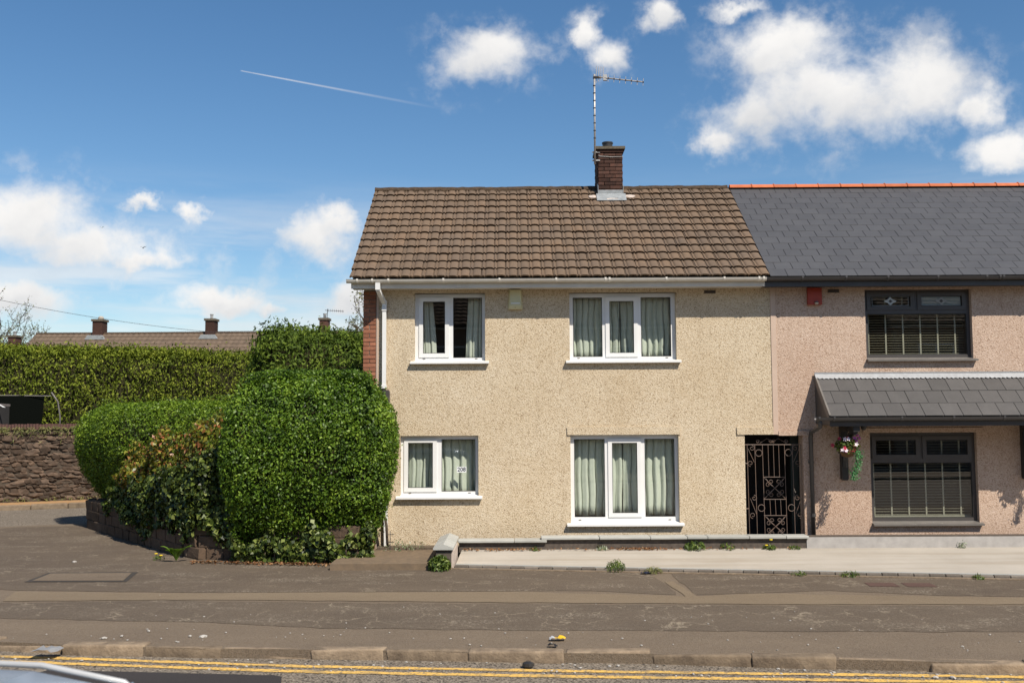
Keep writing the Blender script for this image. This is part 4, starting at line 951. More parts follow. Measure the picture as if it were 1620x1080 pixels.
def basket(label, x, y, z, seed):
    r_ = random.Random(seed); g = np.random.default_rng(seed)
    t_ = thing('hanging_basket', (x, y, z-.2), label, 'flower basket', 'flower baskets hung from the porch brackets')
    MB().lathe([(.02, z-.14), (.09, z-.12), (.13, z-.05), (.145, z)], x, y, 14).build('basket', 'coir', t_, True)
    ch_ = MB()
    for k in range(3): a = k*2.1+.4; ch_.tube([(x+.14*math.cos(a), y+.14*math.sin(a), z), (x, y, z+.33)], .004, 4)
    ch_.build('chain', 'cable', t_); MB().tube([(x, y, z+.32), (x+.02, y+.03, z+.36), (x, y+.06, z+.37)], .006, 5).build('hook', 'cable', t_)
    P = g.normal(size=(420, 3)); P /= np.linalg.norm(P, axis=1, keepdims=True); N_ = P.copy(); P = P*np.array([.2, .2, .14])*g.uniform(.5, 1.05, (420, 1))+np.array([x, y, z+.04])
    leaves('greenery', P, N_, .055, 'weed', t_, .6)
    for mt, nm, n, ox in (('flower_white', 'white_flower', 9, .0), ('flower_red', 'red_flower', 10, -.07), ('flower_pink', 'pink_flower', 4, .05)):
        for k in range(n):
            a, e = r_.uniform(0, 6.28), r_.uniform(-.5, 1.2); c0 = Vector((x+ox+.19*math.cos(a)*math.cos(e), y+.2*math.sin(a)*math.cos(e)-.02, z+.04+.15*math.sin(e)))
            f_ = MB(); vs = [c0]; k5 = 10; dirn = Vector((r_.uniform(-.5, .5), -1, r_.uniform(-.2, .6))).normalized(); u = dirn.cross(Vector((0, 0, 1))).normalized(); w = u.cross(dirn)
            vs += [c0+(u*math.cos(j*6.283/k5)+w*math.sin(j*6.283/k5))*(.044 if j % 2 else .024)+dirn*.012 for j in range(k5)]
            f_.add(vs, [(0, 1+j, 1+(j+1) % k5) for j in range(k5)]).build(nm, mt, t_)
    n = 380; u = g.uniform(0, 1, n); P = np.stack([x+.13+.05*np.sin(u*5)+g.normal(0, .035, n), y-.05+g.normal(0, .035, n), z-.02-u*.5], 1); N_ = np.tile([0., -1, .2], (n, 1))
    tag(leaves('trailing_fern', P, N_, .05, 'fern', t_, .3, updir=(0, 0, -1.)), kind='stuff')
    st_ = MB().tube([(x+.1, y-.04, z+.1), (x+.16, y-.05, z+.17), (x+.17, y-.05, z+.22)], .006, 5); st_.build('stem', 'fern', t_)
    for k in range(3):
        c0 = Vector((x+.17+r_.uniform(-.03, .03), y-.06, z+.13+k*.045)); MB().lathe([(.004, c0.z-.02), (.03, c0.z), (.02, c0.z+.02), (.002, c0.z+.03)], c0.x, c0.y, 7).build('foxglove_bell', 'flower_pink', t_)
basket('basket of red and white flowers with a trailing fern, left of the porch window', 5.60, 16.98, 1.78, 3)
basket('flower basket at the right edge, right of the porch window', 9.0, 16.98, 1.78, 4)
# lantern under the canopy
ln2 = MB().lathe([(.02, 2.09), (.045, 2.12), (.055, 2.165)], 5.93, 17.1, 8).build('porch_light', 'black'); tag(ln2, 'small dark lamp under the porch canopy beside the bracket', 'lamp')

# ------------------------------------------------------------------ iron gate
gt = thing('iron_gate', (4.4, YF+.05, .12), 'rusty wrought iron gate with scrolls and rings in the dark side passage', 'gate')
def gx(u): return 3.99+(u-95)*.00206
def gz(v): return 2.02-(v-145)*.00206
GYY = YF+.07
def rod(u0, v0, u1, v1, r=.007, nm='bar'): MB().tube([(gx(u0), GYY, gz(v0)), (gx(u1), GYY, gz(v1))], r*.72, 6).build(nm, 'iron', gt)
for u in (120, 185, 250, 437, 505, 575): rod(u, 232, u+6, 1050)
for u in (298, 343, 388): rod(u, 232, u+2, 505, .006); rod(u+5, 692, u+9, 828, .006)
rod(98, 231, 577, 233, .010, 'rail'); 
for v in (505, 692, 828): rod(250, v, 440, v+1, .008, 'rail')
def ring(u, v, r=28): 
    MB().tube([(gx(u+r*math.cos(a)), GYY, gz(v+r*math.sin(a))) for a in np.linspace(0, 6.283, 20, endpoint=False)], .0055, 5, closed=True).build('ring', 'iron', gt)
ring(218, 302); ring(470, 300); ring(230, 765); ring(485, 765)
def spiral(u, v, r, a0, turns, sgn, tail=None, y=0.):
    pts = [(gx(u+r*(1-.72*k/24)*math.cos(a0+sgn*turns*6.283*k/24)), GYY+y, gz(v+r*(1-.72*k/24)*math.sin(a0+sgn*turns*6.283*k/24))) for k in range(25)]
    if tail: pts = [(gx(tail[0]), GYY+y, gz(tail[1]))]+pts
    MB().tube(pts, .0046, 5).build('scroll', 'iron', gt)
def sscroll(u, v0, v1, f_=1):
    spiral(u+f_*10, v0+26, 24, -1.57, 1.15, f_, None); spiral(u-f_*4, v1-26, 26, 1.57, 1.15, f_, None); rod(u-f_*22, v0+30, u+f_*28, v1-36, .006, 'scroll_stem')
sscroll(150, 235, 415); sscroll(160, 655, 852); sscroll(540, 235, 415, -1); sscroll(548, 655, 852, -1)
for (v0, v1) in ((508, 690), (831, 1010)):
    rod(258, v0+4, 434, v1-4, .006, 'cross'); rod(434, v0+4, 258, v1-4, .006, 'cross')
    for (u, v, a0, s) in ((318, v0+38, 2.4, 1), (290, v0+62, -.8, -1), (378, v0+38, .7, -1), (405, v0+62, 3.9, 1), (318, v1-38, -2.4, -1), (290, v1-62, .8, 1), (378, v1-38, -.7, 1), (405, v1-62, -3.9, -1)):
        spiral(u, v, 21, a0, 1.1, s, (348, (v0+v1)/2))
    rod(270, v0+12, 288, v0+32, .012, 'leaf_tip'); rod(424, v0+12, 408, v0+32, .012, 'leaf_tip')
for (u, a0, s) in ((212, 0, -1), (320, 3.1, 1), (345, 0, -1), (455, 3.1, 1)): spiral(u, 205, 17, a0, 1.2, s)
rod(230, 218, 290, 180, .005, 'crest'); rod(290, 180, 345, 205, .005, 'crest'); rod(345, 205, 385, 180, .005, 'crest'); rod(385, 180, 450, 218, .005, 'crest')
for v in (390, 770): rod(97, v, 122, v, .012, 'hinge')

# ------------------------------------------------------------------ low garden wall with copings, pier, edging
gw = thing('garden_wall', (1.8, 17.1, .1), 'low weathered wall with grey copings in front of the cream house', 'wall')
MB().box(-.98, .47, 16.98, 17.16, .08, .245).build('wall_body', 'wall_dark', gw); MB().box(.472, 4.86, 16.98, 17.16, .08, .288).build('wall_body', 'wall_dark', gw)
MB().box(-1.27, -1.035, 15.72, 17.2, 0, .30).build('return_wall', 'wall_dark', gw)
cme_ = bevelled('coping', 'coping', 1, .30, .045, .008)
x = -1.0
for L in (.95, .55): place('coping', cme_, (x+L/2, 17.07, .267), gw, (0, rr.uniform(-.004, .004), rr.uniform(-.004, .004)), (L-.006, 1, 1)); x += L
x = .40
for L in (.98, .86, .62, .34, .70, .62, .38): place('coping', cme_, (x+L/2, 17.07+rr.uniform(-.006, .006), .311+rr.uniform(-.002, .002)), gw, (0, rr.uniform(-.003, .003), rr.uniform(-.006, .006)), (L-.007, 1, 1)); x += L
rc = bevelled('ridged_coping', 'coping', 1, 1, 1, .01)
for k, (y0, y1) in enumerate(((15.68, 16.42), (16.43, 17.2))):
    q = MB(); q.prism([(-1.31, .295), (-.995, .295), (-.995, .325), (-1.15, .385), (-1.31, .325)], 'y', y0, y1-.008).build('ridged_coping', 'coping', gw)
MB().box(-1.03, -.985, 15.76, 16.7, 0, .27).build('render_face', 'whitemortar', gw)
ed = MB().box(4.87, 14, 16.97, 17.1, .05, .305).build('concrete_edging', 'edging'); tag(ed, 'long grey edging kerb in front of the pink house', 'edging')
MB().box(4.88, 14, 17.0, 17.2, .306, .318).build('capping', 'wall_dark', ed)
mk = MB().box(-2.4, 14, 17.2, YF-.001, -.1, .14).build('front_path', 'pave_dark'); tag(mk, kind='structure')

# ------------------------------------------------------------------ garden wall below the hedges, built of blocks
hw = thing('hedge_wall', (-5.6, 17.2, 0), 'low dark stone wall under the hedges, curving round the corner', 'wall')
HP = [(-2.55, 16.42), (-5.35, 16.95), (-5.75, 17.35), (-7.4, 19.4), (-9.2, 21.7), (-9.35, 22.1), (-8.9, 22.6), (-7.0, 23.4)]
def offs(poly, d):
    out = []
    for i in range(len(poly)):
        a = Vector(poly[max(i-1, 0)]); b = Vector(poly[min(i+1, len(poly)-1)]); t = (b-a).normalized(); n = Vector((t.y, -t.x)); q = Vector(poly[i])+n*d; out.append((q.x, q.y))
    return out
core = offs(HP, .02)+offs(HP, .25)[::-1]
core = [(q[0], q[1]) for q in core]
cm_ = MB().prism(core, 'z', 0, .58).build('mortar_core', 'stonemortar', hw)
gbm = [bevelled('stone_block', 'gardenstone', 1, .16, .195, .018, 2, .012, i) for i in range(5)]
for course in range(3):
    t = rr.uniform(-.2, 0)
    while True:
        L = rr.uniform(.34, .62); q, an = along(HP, max(t, 0)+L/2)
        if q is None: break
        n = Vector((-math.sin(an), math.cos(an)))
        place('stone_block', gbm[rr.randrange(5)], (q.x+n.x*.0-n.x*.0, q.y, .1+course*.2), hw, (rr.uniform(-.03, .03), rr.uniform(-.015, .015), an+rr.uniform(-.02, .02)), (L-.02, 1, 1)); t += L

# ------------------------------------------------------------------ hedges and climbers
FH = [(-4.9, 16.2), (-2.16, 16.15), (-2.06, 16.9), (-2.2, 17.36), (-3.0, 17.6), (-3.6, 18.6), (-4.9, 18.4)]
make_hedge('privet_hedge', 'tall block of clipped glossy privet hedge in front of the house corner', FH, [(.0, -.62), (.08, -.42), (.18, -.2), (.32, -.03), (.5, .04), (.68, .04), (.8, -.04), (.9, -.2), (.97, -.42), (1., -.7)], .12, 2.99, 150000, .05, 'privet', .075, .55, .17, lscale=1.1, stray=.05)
LH = [(-4.7, 18.75), (-6.3, 22.6), (-8.4, 24.2), (-9.85, 22.9), (-8.0, 20.25)][::-1]
LH = [(-4.6, 18.7), (-4.6, 22.4), (-8.6, 24.8), (-10.35, 23.3), (-8.1, 20.2)]
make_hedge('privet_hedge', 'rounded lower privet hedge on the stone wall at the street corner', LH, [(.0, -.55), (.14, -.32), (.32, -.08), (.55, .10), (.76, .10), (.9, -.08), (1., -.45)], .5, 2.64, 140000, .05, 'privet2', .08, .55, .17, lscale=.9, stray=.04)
def climber(name, label, cat, path, zf, n, size, mat, aspect, thick, front=.12, spread=.7):
    """foliage hung over a wall line: path, and zf(t) giving (bottom, top) at fraction t"""
    tot = sum(math.dist(a, b) for a, b in zip(path, path[1:])); P = []; N_ = []; g = rng
    q0_, _ = along(path, tot/2); root = thing(name, (q0_.x, q0_.y, 0), label, cat)
    for i in range(n):
        u = g.uniform(0, 1); q, an = along(path, u*tot*.9999); nn = Vector((-math.sin(an), math.cos(an)))*-1
        if nn.y > 0: nn = -nn
        b, t_ = zf(u); w = g.uniform(0, 1)
        lump = noise.fractal(Vector((q.x*1.7, q.y*1.7, w*2.1+7)), 1., 2., 3)
        z = b+(t_-b)*w+g.normal(0, .03); z += lump*.12
        d = front+thick*math.sin(min(1, w*1.1)*math.pi)*.8+lump*.16+g.uniform(-.16, .03)
        P.append((q.x+nn.x*d, q.y+nn.y*d, max(z, .03))); N_.append((nn.x, nn.y, .5))
    leaves('foliage', P, N_, size, mat, root, aspect, spread, updir=(0, 0, -.5))
    st_ = MB()
    for i in range(14):
        u = (i+.5)/14; q, an = along(path, u*tot); nn = Vector((-math.sin(an), math.cos(an)))*-1
        if nn.y > 0: nn = -nn
        b, t_ = zf(u); pts = [(q.x+nn.x*(front*.6+.03*math.sin(k+i)), q.y+nn.y*(front*.6+.03*math.cos(k*2+i)), max(.0, b-.2)+(t_-b)*k/5) for k in range(6)]; st_.tube(pts, [.014, .012, .01, .008, .006, .004], 5)
    st_.build('stems', 'bark', root); return root
IVP = [(-5.35, 16.95), (-5.75, 17.35), (-7.4, 19.4), (-8.3, 20.6)]
climber('ivy', 'dark ivy hanging over the diagonal stone wall between the two hedges', 'ivy', IVP, lambda u: (.34+.14*math.sin(u*9)+.08*math.sin(u*23)-.22*max(0, .35-u), 1.62-.75*u), 9000, .085, 'ivy', .85, .05, .10)
climber('ivy', 'ivy spilling over the wall corner left of the tall privet block', 'ivy', [(-4.2, 16.72), (-5.3, 16.92), (-5.62, 17.2)], lambda u: (.36+.14*math.sin(u*11), 1.75), 5200, .085, 'ivy', .85, .04, .08)
climber('leafy_shrub', 'shrub with red and golden young leaves above the ivy', 'shrub', [(-4.95, 17.25), (-5.9, 18.2), (-6.9, 19.25), (-7.6, 20.1)], lambda u: (1.05-.2*u, 2.3-.72*u+.2*math.sin(u*15)+.1*math.sin(u*37)), 5200, .092, 'shrub', .5, .26, .22, .9)
climber('ivy', 'ivy at the foot of the tall privet block beside the step', 'ivy', [(-2.35, 16.42), (-2.9, 16.34), (-3.7, 16.42), (-4.7, 16.66)], lambda u: (.03, .56-.22*u+.12*math.sin(u*20)+.06*math.sin(u*47)), 3300, .08, 'ivy', .85, .05, .07)
# a few tall shoots of the shrub
# conifer hedge behind the stone wall, and the dark conifer mass by the house
CHN = [wp(-14, -1.6), wp(9.5, -1.6), wp(9.5, -4.0), wp(-14, -4.0)]
make_hedge('conifer_hedge', 'long clipped yellow green conifer hedge behind the stone wall', CHN, [(.0, .0), (.3, .05), (.6, .08), (.85, .04), (.95, -.06), (1., -.3)], .2, 4.43, 190000, .095, 'conifer', .27, .42, .26, updir=(0, 0, .9), spread=.75, lscale=1.3, stray=.16)
BH = [(-6.75, 23.6), (-3.0, 23.9), (-3.0, 27.5), (-6.6, 27.8)]
make_hedge('conifer_hedge', 'dark green conifer beside the brick gable of the cream house', BH, [(.0, -.1), (.3, .05), (.6, .1), (.8, .02), (.92, -.2), (1., -.7)], 0, 4.36, 85000, .11, 'conifer2', .38, .34, .28, updir=(0, 0, .9), spread=.75, lscale=.8, stray=.14)

# ------------------------------------------------------------------ rubble stone wall across the side road
sw = thing('rubble_wall', (*wp(0), 0), 'tall dark rubble stone wall with brick coping across the side road', 'wall')
ang = math.atan2(WD.y, WD.x)
MB().prism([wp(-14, -.02), wp(20, -.02), wp(20, -.42), wp(-14, -.42)], 'z', 0, 2.05).build('mortar_core', 'stonemortar', sw)
stm = []
for k in range(8):
    bm = bmesh.new(); bmesh.ops.create_icosphere(bm, subdivisions=1, radius=.5); r_ = random.Random(k)
    for v in bm.verts:
        co = v.co; co.x = math.copysign(min(abs(co.x)*1.35, .5), co.x); co.z = math.copysign(min(abs(co.z)*1.35, .5), co.z); co.y *= .9; v.co += Vector((r_.uniform(-.07, .07), r_.uniform(-.1, .1), r_.uniform(-.07, .07)))
    me_ = bpy.data.meshes.new('stone'); bm.to_mesh(me_); bm.free(); me_.materials.append(m['stonewall']); stm.append(me_)
z = .09; scn = 0; srs = MB()
while z < 2.0:
    h = rr.uniform(.06, .13); s = -.7-rr.uniform(0, .3)
    while s < 2.5:
        L = rr.choice((rr.uniform(.09, .2), rr.uniform(.14, .3), rr.uniform(.22, .42))); q = wp(s+L/2, -.03+rr.uniform(-.03, .03)); hh = h*rr.choice((.75, 1., 1., 1.25, 1.6))
        if rr.random() < .96 and scn < 295:
            place('stone', stm[rr.randrange(8)], (q[0], q[1], z+h/2+rr.uniform(-.03, .03)), sw, (rr.uniform(-.1, .1), rr.uniform(-.22, .22), ang+rr.uniform(-.08, .08)), (L*1.06, .15, hh*1.08)); scn += 1
        s += L
    z += h
z = .06
while z < 2.0:                # the rest of the wall, outside the photograph's view
    h = rr.uniform(.12, .22)
    for s_a, s_b in ((-13.8, -.8), (2.6, 12)):
        s = s_a
        while s < s_b:
            L = rr.uniform(.2, .5); q = wp(s+L/2, .0); mt_ = Matrix.Translation((q[0], q[1], z+h/2)) @ Matrix.Rotation(ang, 4, 'Z') @ Matrix.Diagonal((L, .2, h, 1)); me_ = stm[rr.randrange(8)]
            srs.add([mt_ @ v.co for v in me_.vertices], [tuple(pl.vertices) for pl in me_.polygons]); s += L
    z += h
tag(srs.build('outer_stones', 'stonewall', sw), kind='stuff')
cb = MB(); s = -13.9
while s < 19.8:
    w = .078; a, b, c, d = wp(s, .03), wp(s+w-.012, .03), wp(s+w-.012, -.26), wp(s, -.26); zz = 2.21+rr.uniform(-.012, .012)
    cb.add([(*a, 2.05), (*b, 2.05), (*c, 2.05), (*d, 2.05), (*a, zz), (*b, zz), (*c, zz), (*d, zz)], [(0, 3, 2, 1), (4, 5, 6, 7), (0, 1, 5, 4), (1, 2, 6, 5), (2, 3, 7, 6), (3, 0, 4, 7)]); s += w
tag(cb.build('brick_on_edge_coping', 'coping_brick', sw), kind='stuff')
P = []; 
for i in range(900):
    s = rng.uniform(-2, 3.5); q = wp(s, .06+rng.uniform(-.05, .05)); zc = 2.12-abs(rng.normal(0, .08))*(1+1.2*math.sin(s*5)**2) if rng.uniform() < .9 else .06+abs(rng.normal(0, .04)); P.append((*q, zc))
P = np.array(P); wl = thing('wall_weeds', (*wp(1), 0), 'tufts of dry grass and weeds growing on the rubble wall', 'weeds'); leaves('foliage', P, np.tile([WN.x, WN.y, .4], (len(P), 1)), .12, 'bud', wl, .16, .6, updir=(0, 0, .5))
# trampoline enclosure and shed roof behind that wall
tp = thing('trampoline', (*wp(.2, -1.0), 2.0), 'dark trampoline safety net with a bent pole behind the rubble wall', 'trampoline')
nm_ = MB(); nn_ = 22; vs = []; fs = []
for i in range(nn_+1):
    u = i/nn_; s = -3.2+u*4.25
    for k in range(5): q = wp(s-.25*(k/4 == 0)-.10*(4-k)/4*(u > .9), -.75-.10*math.sin(u*7)); vs.append((*q, 1.7+(1.37-.08*math.sin(u*math.pi))*k/4))
    if i:
        for k in range(4): b = i*5+k; fs.append((b-5, b, b+1, b-4))
no = nm_.add(vs, fs).build('net', 'net', tp); no.modifiers.new('t', 'SOLIDIFY').thickness = .01
MB().tube([(*wp(1.22, -.7), 3.13), (*wp(1.40, -.7), 2.85), (*wp(1.47, -.7), 2.4), (*wp(1.47, -.7), 1.7)], .024, 8).build('pole', 'sill_grey', tp, True)
MB().tube([(*wp(-3.2, -.8), 3.08), (*wp(-1.0, -.8), 3.04), (*wp(1.22, -.7), 3.02)], .012, 6).build('top_cord', 'sill_grey', tp)
sh = thing('shed', (*wp(-1.3, -.9), 2), 'corner of a small pitched shed roof at the left edge', 'shed')
MB().prism([(wp(-2.6, -.55)[0], 2.95), (wp(.1, -.55)[0], 2.78), (wp(.1, -.55)[0], 2.72), (wp(-2.6, -.55)[0], 2.72)], 'y', wp(-.8, -.5)[1]-.2, wp(-.8, -.5)[1]+.6).build('roof', 'shed', sh)
MB().box(wp(-2.5, 0)[0], wp(-.15, 0)[0], wp(-.8, -.5)[1]-.05, wp(-.8, -.5)[1]+.5, 1.6, 2.72).build('wall', 'deck', sh)
bb = MB(); bar(bb, (wp(.06, 0)[0]-.2, wp(-.8, -.5)[1]-.21, 2.81), (wp(.1, 0)[0], wp(-.8, -.5)[1]-.22, 2.68), .04, .06); bb.build('barge_board', 'signwhite', sh)

# ------------------------------------------------------------------ far houses
def far_house(name, label, x0, x1, y, ridge, pitch_run, chims, rows=14):
    t_ = thing(name, ((x0+x1)/2, y, 0), label, 'house')
    run = pitch_run; rise = run*.62; ez = ridge-rise
    MB().box(x0+.3, x1-.3, y-run+.4, y+run-.4, -.1, ez).build('wall', 'far_wall', t_)
    rf = MB().prism([(y-run, ez), (y, ridge-.06), (y+run, ez), (y+run, ez-.1), (y, ridge-.2), (y-run, ez-.1)], 'x', x0, x1).build('roof', 'deck', t_)
    cr_ = MB()
    for r in range(rows):
        for sgn in (-1,):
            y0 = y-run+run*r/rows-.04; y1 = y-run+run*(r+1)/rows; z0 = ez+rise*r/rows; z1 = ez+rise*(r+1)/rows
            n = int((x1-x0)/.3); vs = []; fs = []
            for i in range(n*2+1):
                x = x0+(x1-x0)*i/(n*2); h = .028 if i % 2 else 0.
                vs += [(x, y0, z0+.05+h), (x, y1, z1+.012+h), (x, y0, z0-.02)]
                if i: b = 3*i; fs += [(b-3, b, b+1, b-2), (b-1, b+2, b, b-3)]
            cr_.add(vs, fs)
    tag(cr_.build('tile_courses', 'far_tile', rf), kind='stuff')
    MB().tube([(x0, y, ridge), (x1, y, ridge)], .09, 8).build('ridge', 'ridge_moss', rf)
    for (cx, pot, w) in chims:
        c_ = MB().box(cx-w/2, cx+w/2, y-.35, y+.35, ridge-.6, ridge+.78).build('chimney', 'brick_dark', rf)
        MB().box(cx-w/2-.06, cx+w/2+.06, y-.41, y+.41, ridge+.68, ridge+.80).build('cap', 'capstone', c_)
        if pot == 1: MB().lathe([(.16, ridge+.8), (.15, ridge+.92), (.09, ridge+.99)], cx+.05, y, 12).build('pot', 'concrete_pale', c_)
        else: MB().lathe([(.08, ridge+.8), (.08, ridge+1.02), (.1, ridge+1.03), (.1, ridge+1.07)], cx, y, 10).build('pot', 'galv', c_)
        MB().box(cx-w/2-.05, cx+w/2+.05, y-.45, y-.355, ridge-.38, ridge-.1).build('flashing', 'whitemortar', c_)
        MB().prism([(cx-w/2-.25, ridge-.36), (cx+w/2+.3, ridge-.36), (cx+w/2+.1, ridge-.12), (cx-w/2-.1, ridge-.12)], 'y', y-.76, y-.46).build('mortar_skirt', 'leadsheet', c_)
    return t_
YFAR = 55.
def fx(px, d=YFAR): return (px-815)/1575*d
def fz(py, d=YFAR): return CAM_H+(657-py)/1575*d
far_house('terrace_house', 'long low terrace with brown tiled roof and three chimneys behind the conifer hedge', fx(52), fx(640), YFAR, fz(524), 5.2, [(fx(153), 1, .54), (fx(331), 2, .5), (fx(511), 2, .46)])
far_house('terrace_house', 'small distant house with one chimney at the left edge, left of the long terrace', fx(-90, 62), fx(28, 62), 62., fz(546, 62), 4.5, [(fx(18, 62), 0, .5)])
a2 = thing('tv_aerial', (fx(517), YFAR, fz(505)), 'tiny aerial on the rightmost distant chimney beside the gable', 'aerial')
MB().tube([(fx(516), YFAR-.3, fz(506)), (fx(517), YFAR-.3, fz(487))], .02, 5).build('mast', 'cable', a2)
MB().tube([(fx(513), YFAR-.3, fz(489)), (fx(543), YFAR-.3, fz(491))], .014, 5).build('boom', 'cable', a2)
for k in range(8): MB().tube([(fx(518+k*3.3), YFAR-.3, fz(489.3+k*.2)-.08), (fx(518+k*3.3), YFAR-.3, fz(489.3+k*.2)+.08)], .008, 4).build('director', 'cable', a2)

# ------------------------------------------------------------------ trees
def tree(name, label, base, height, spread, seed, levels=6, leafn=0, leafs=.12, lean=(0, 0), r0=.2, upw=.35):
    r_ = random.Random(seed); root = thing(name, base, label, 'tree'); mb = MB(); trunk = MB(); tips = []
    def grow(q, d, L, r, lv):
        n = 4; pts = [q.copy()]; rs = [r]
        for k in range(n):
            d = (d+Vector((r_.uniform(-.25, .25), r_.uniform(-.25, .25), r_.uniform(-.1, .22)))*.55).normalized(); q = q+d*L/n; pts.append(q.copy()); rs.append(r*(1-.4*(k+1)/n))
        (trunk if lv == 0 else mb).tube(pts, rs, 8 if lv == 0 else (5 if lv < 3 else 3), cap=False)
        if lv >= levels-2: tips.extend(pts[1:])
        if lv >= levels: return
        for k in range(r_.choice((2, 3, 3)) if lv else 4):
            bi = r_.randrange(1, n+1) if lv else r_.randrange(2, n+1)
            a = r_.uniform(0, 6.283); side = Vector((math.cos(a), math.sin(a), upw)); nd2 = (d*.75+side*spread*r_.uniform(.6, 1.1)).normalized()
            grow(pts[bi], nd2, L*r_.uniform(.62, .85), max(rs[bi]*.70, .016), lv+1)
    grow(Vector(base), Vector((lean[0], lean[1], 1)).normalized(), height*.34, r0, 0)
    trunk.build('trunk', 'bark', root, True); mb.build('branches', 'bark', root, fix=False)
    if leafn and tips:
        tp_ = np.array([tuple(q) for q in tips]); idx = rng.integers(0, len(tp_), leafn); P = tp_[idx]+rng.normal(0, .10, (leafn, 3)); leaves('crown', P, rng.normal(size=(leafn, 3)), leafs, 'bud', root, .6, 1.)
    return root
tree('bare_tree', 'bare budding tree rising at the far left edge', (fx(-14, 66), 66., 0), 12.6, .8, 11, 6, 4200, .12, (.1, 0), .42)
tree('young_tree', 'thin tree with young leaves behind the brick gable', (fx(572, 42), 42., 0), 7.9, .75, 5, 6, 2300, .10, (-.06, 0), .15)
# overhead cables and birds
def cable(label, a, b, sag, r):
    a, b = Vector(a), Vector(b); pts = [a.lerp(b, k/24)+Vector((0, 0, -sag*4*(k/24)*(1-k/24))) for k in range(25)]
    tag(MB().tube(pts, r, 5).build('overhead_cable', 'cable'), label, 'cable', 'overhead cables')
cable('thin cable sloping down from the bare tree across the left chimney', (fx(-60, 50), 50, fz(457, 50)), (fx(360, 54), 54, fz(524.5, 54)), .25, .011)
cable('fine level cable just above the distant terrace ridge', (fx(-40, 58), 58, fz(521, 58)), (fx(620, 58), 58, fz(519, 58)), .05, .012)
def bird(label, px, py, d, s, mt):
    c0 = Vector((fx(px, d), d, fz(py, d))); b = thing('bird', c0, label, 'bird')
    MB().lathe([(.001, c0.z-.06*s), (.06*s, c0.z-.02*s), (.05*s, c0.z+.03*s), (.001, c0.z+.06*s)], c0.x, c0.y, 8).build('body', mt, b, True)
    for sg_ in (-1, 1): MB().add([c0+Vector((0, -.05*s, .02*s)), c0+Vector((0, .06*s, .02*s)), c0+Vector((sg_*.28*s, .05*s, .12*s)), c0+Vector((sg_*.16*s, -.04*s, .10*s))], [(0, 1, 2, 3)]).build('wing', mt, b)
bird('tiny dark bird flying in front of the left cloud', 219, 386, 60, .75, 'bird'); bird('tiny white gull above the left cloud', 152, 353, 80, .7, 'gull')

# ------------------------------------------------------------------ small plants, leaf litter, rubbish
def tuft(name, label, loc, n, h, w, mat, size, aspect=.3, up=.9, group=None, flowers=()):
    t_ = thing(name, loc, label, 'weed', group); a = rng.uniform(0, 6.283, n); r_ = np.sqrt(rng.uniform(0, 1, n))*w; zz = rng.uniform(.1, 1, n)*h*(1-.5*(r_/w)**2)
    P = np.stack([loc[0]+np.cos(a)*r_, loc[1]+np.sin(a)*r_, loc[2]+zz], 1); N_ = np.stack([np.cos(a)*.7, np.sin(a)*.7, np.full(n, .5)], 1)
    leaves('foliage', P, N_, size, mat, t_, aspect, .5, updir=(0, 0, up))
    for (dx, dy, dz) in flowers:
        c0 = Vector(loc)+Vector((dx, dy, dz)); MB().tube([Vector(loc)+Vector((dx*.5, dy*.5, 0)), c0], .004, 4).build('stalk', 'weed', t_); MB().lathe([(.01, c0.z), (.028, c0.z+.008), (.024, c0.z+.018), (.002, c0.z+.02)], c0.x, c0.y-.01, 10).build('flower_head', 'flower_yellow', t_)
    return t_
tuft('weed', 'bushy green weed growing at the foot of the coped pier', (-1.2, 15.55, 0), 420, .24, .17, 'weed', .075, .4)
tuft('weed', 'green weed at the base of the garden wall below the wide window', (2.98, 16.9, DZ-.01), 150, .15, .17, 'weed', .085, .35)
tuft('weed', 'greyish weed at the wall base right of the wide window', (3.52, 16.9, DZ-.01), 110, .12, .13, 'weed', .06, .3)
tuft('dandelion', 'dandelion with two yellow flowers near the end of the garden wall', (4.22, 16.88, DZ-.01), 70, .09, .1, 'weed', .08, .3, flowers=((-.06, -.02, .07), (.02, -.02, .16)))
tuft('weed', 'small weed at the right end of the garden wall', (4.64, 16.9, DZ-.01), 60, .06, .1, 'weed', .07, .3)
tuft('weed', 'small weed below the left coping of the garden wall', (.30, 16.9, DZ-.01), 60, .06, .1, 'weed', .06, .3)
tuft('weed', 'sparse weed left of the wide window on the garden wall', (1.42, 16.92, DZ-.01), 70, .09, .1, 'grey_leaf', .06, .3)
tuft('grass_tuft', 'spiky grass tuft on the driveway edge near the trench strip', (1.50, 15.36, .02), 130, .15, .14, 'weed', .12, .12)
tuft('grass_tuft', 'low grass tuft beside the dark cap on the driveway edge', (2.05, 15.2, .0), 90, .09, .13, 'bud', .1, .12)
tuft('grass_tuft', 'small grass tuft further right along the driveway edge', (4.15, 14.92, .0), 70, .06, .12, 'weed', .08, .15)
tuft('grass_tuft', 'grass tuft at the driveway edge below the side gate', (4.86, 14.8, .0), 90, .07, .14, 'weed', .09, .15)
tuft('grass_tuft', 'grass tuft at the right part of the driveway edge', (6.6, 14.5, .0), 60, .06, .08, 'weed', .08, .15)
tuft('weed', 'grey green self seeded plants at the foot of the cream wall', (-1.95, 17.25, .1), 230, .18, .40, 'grey_leaf', .05, .3)
tuft('weed', 'sprig growing from the base of the grey edging under the porch window', (7.45, 16.93, DZ-.02), 50, .17, .07, 'grey_leaf', .06, .25)
dk = thing('dock_plant', (-5.62, 16.6, 0), 'bright broad-leaved dock plant at the corner of the hedge wall', 'weed')
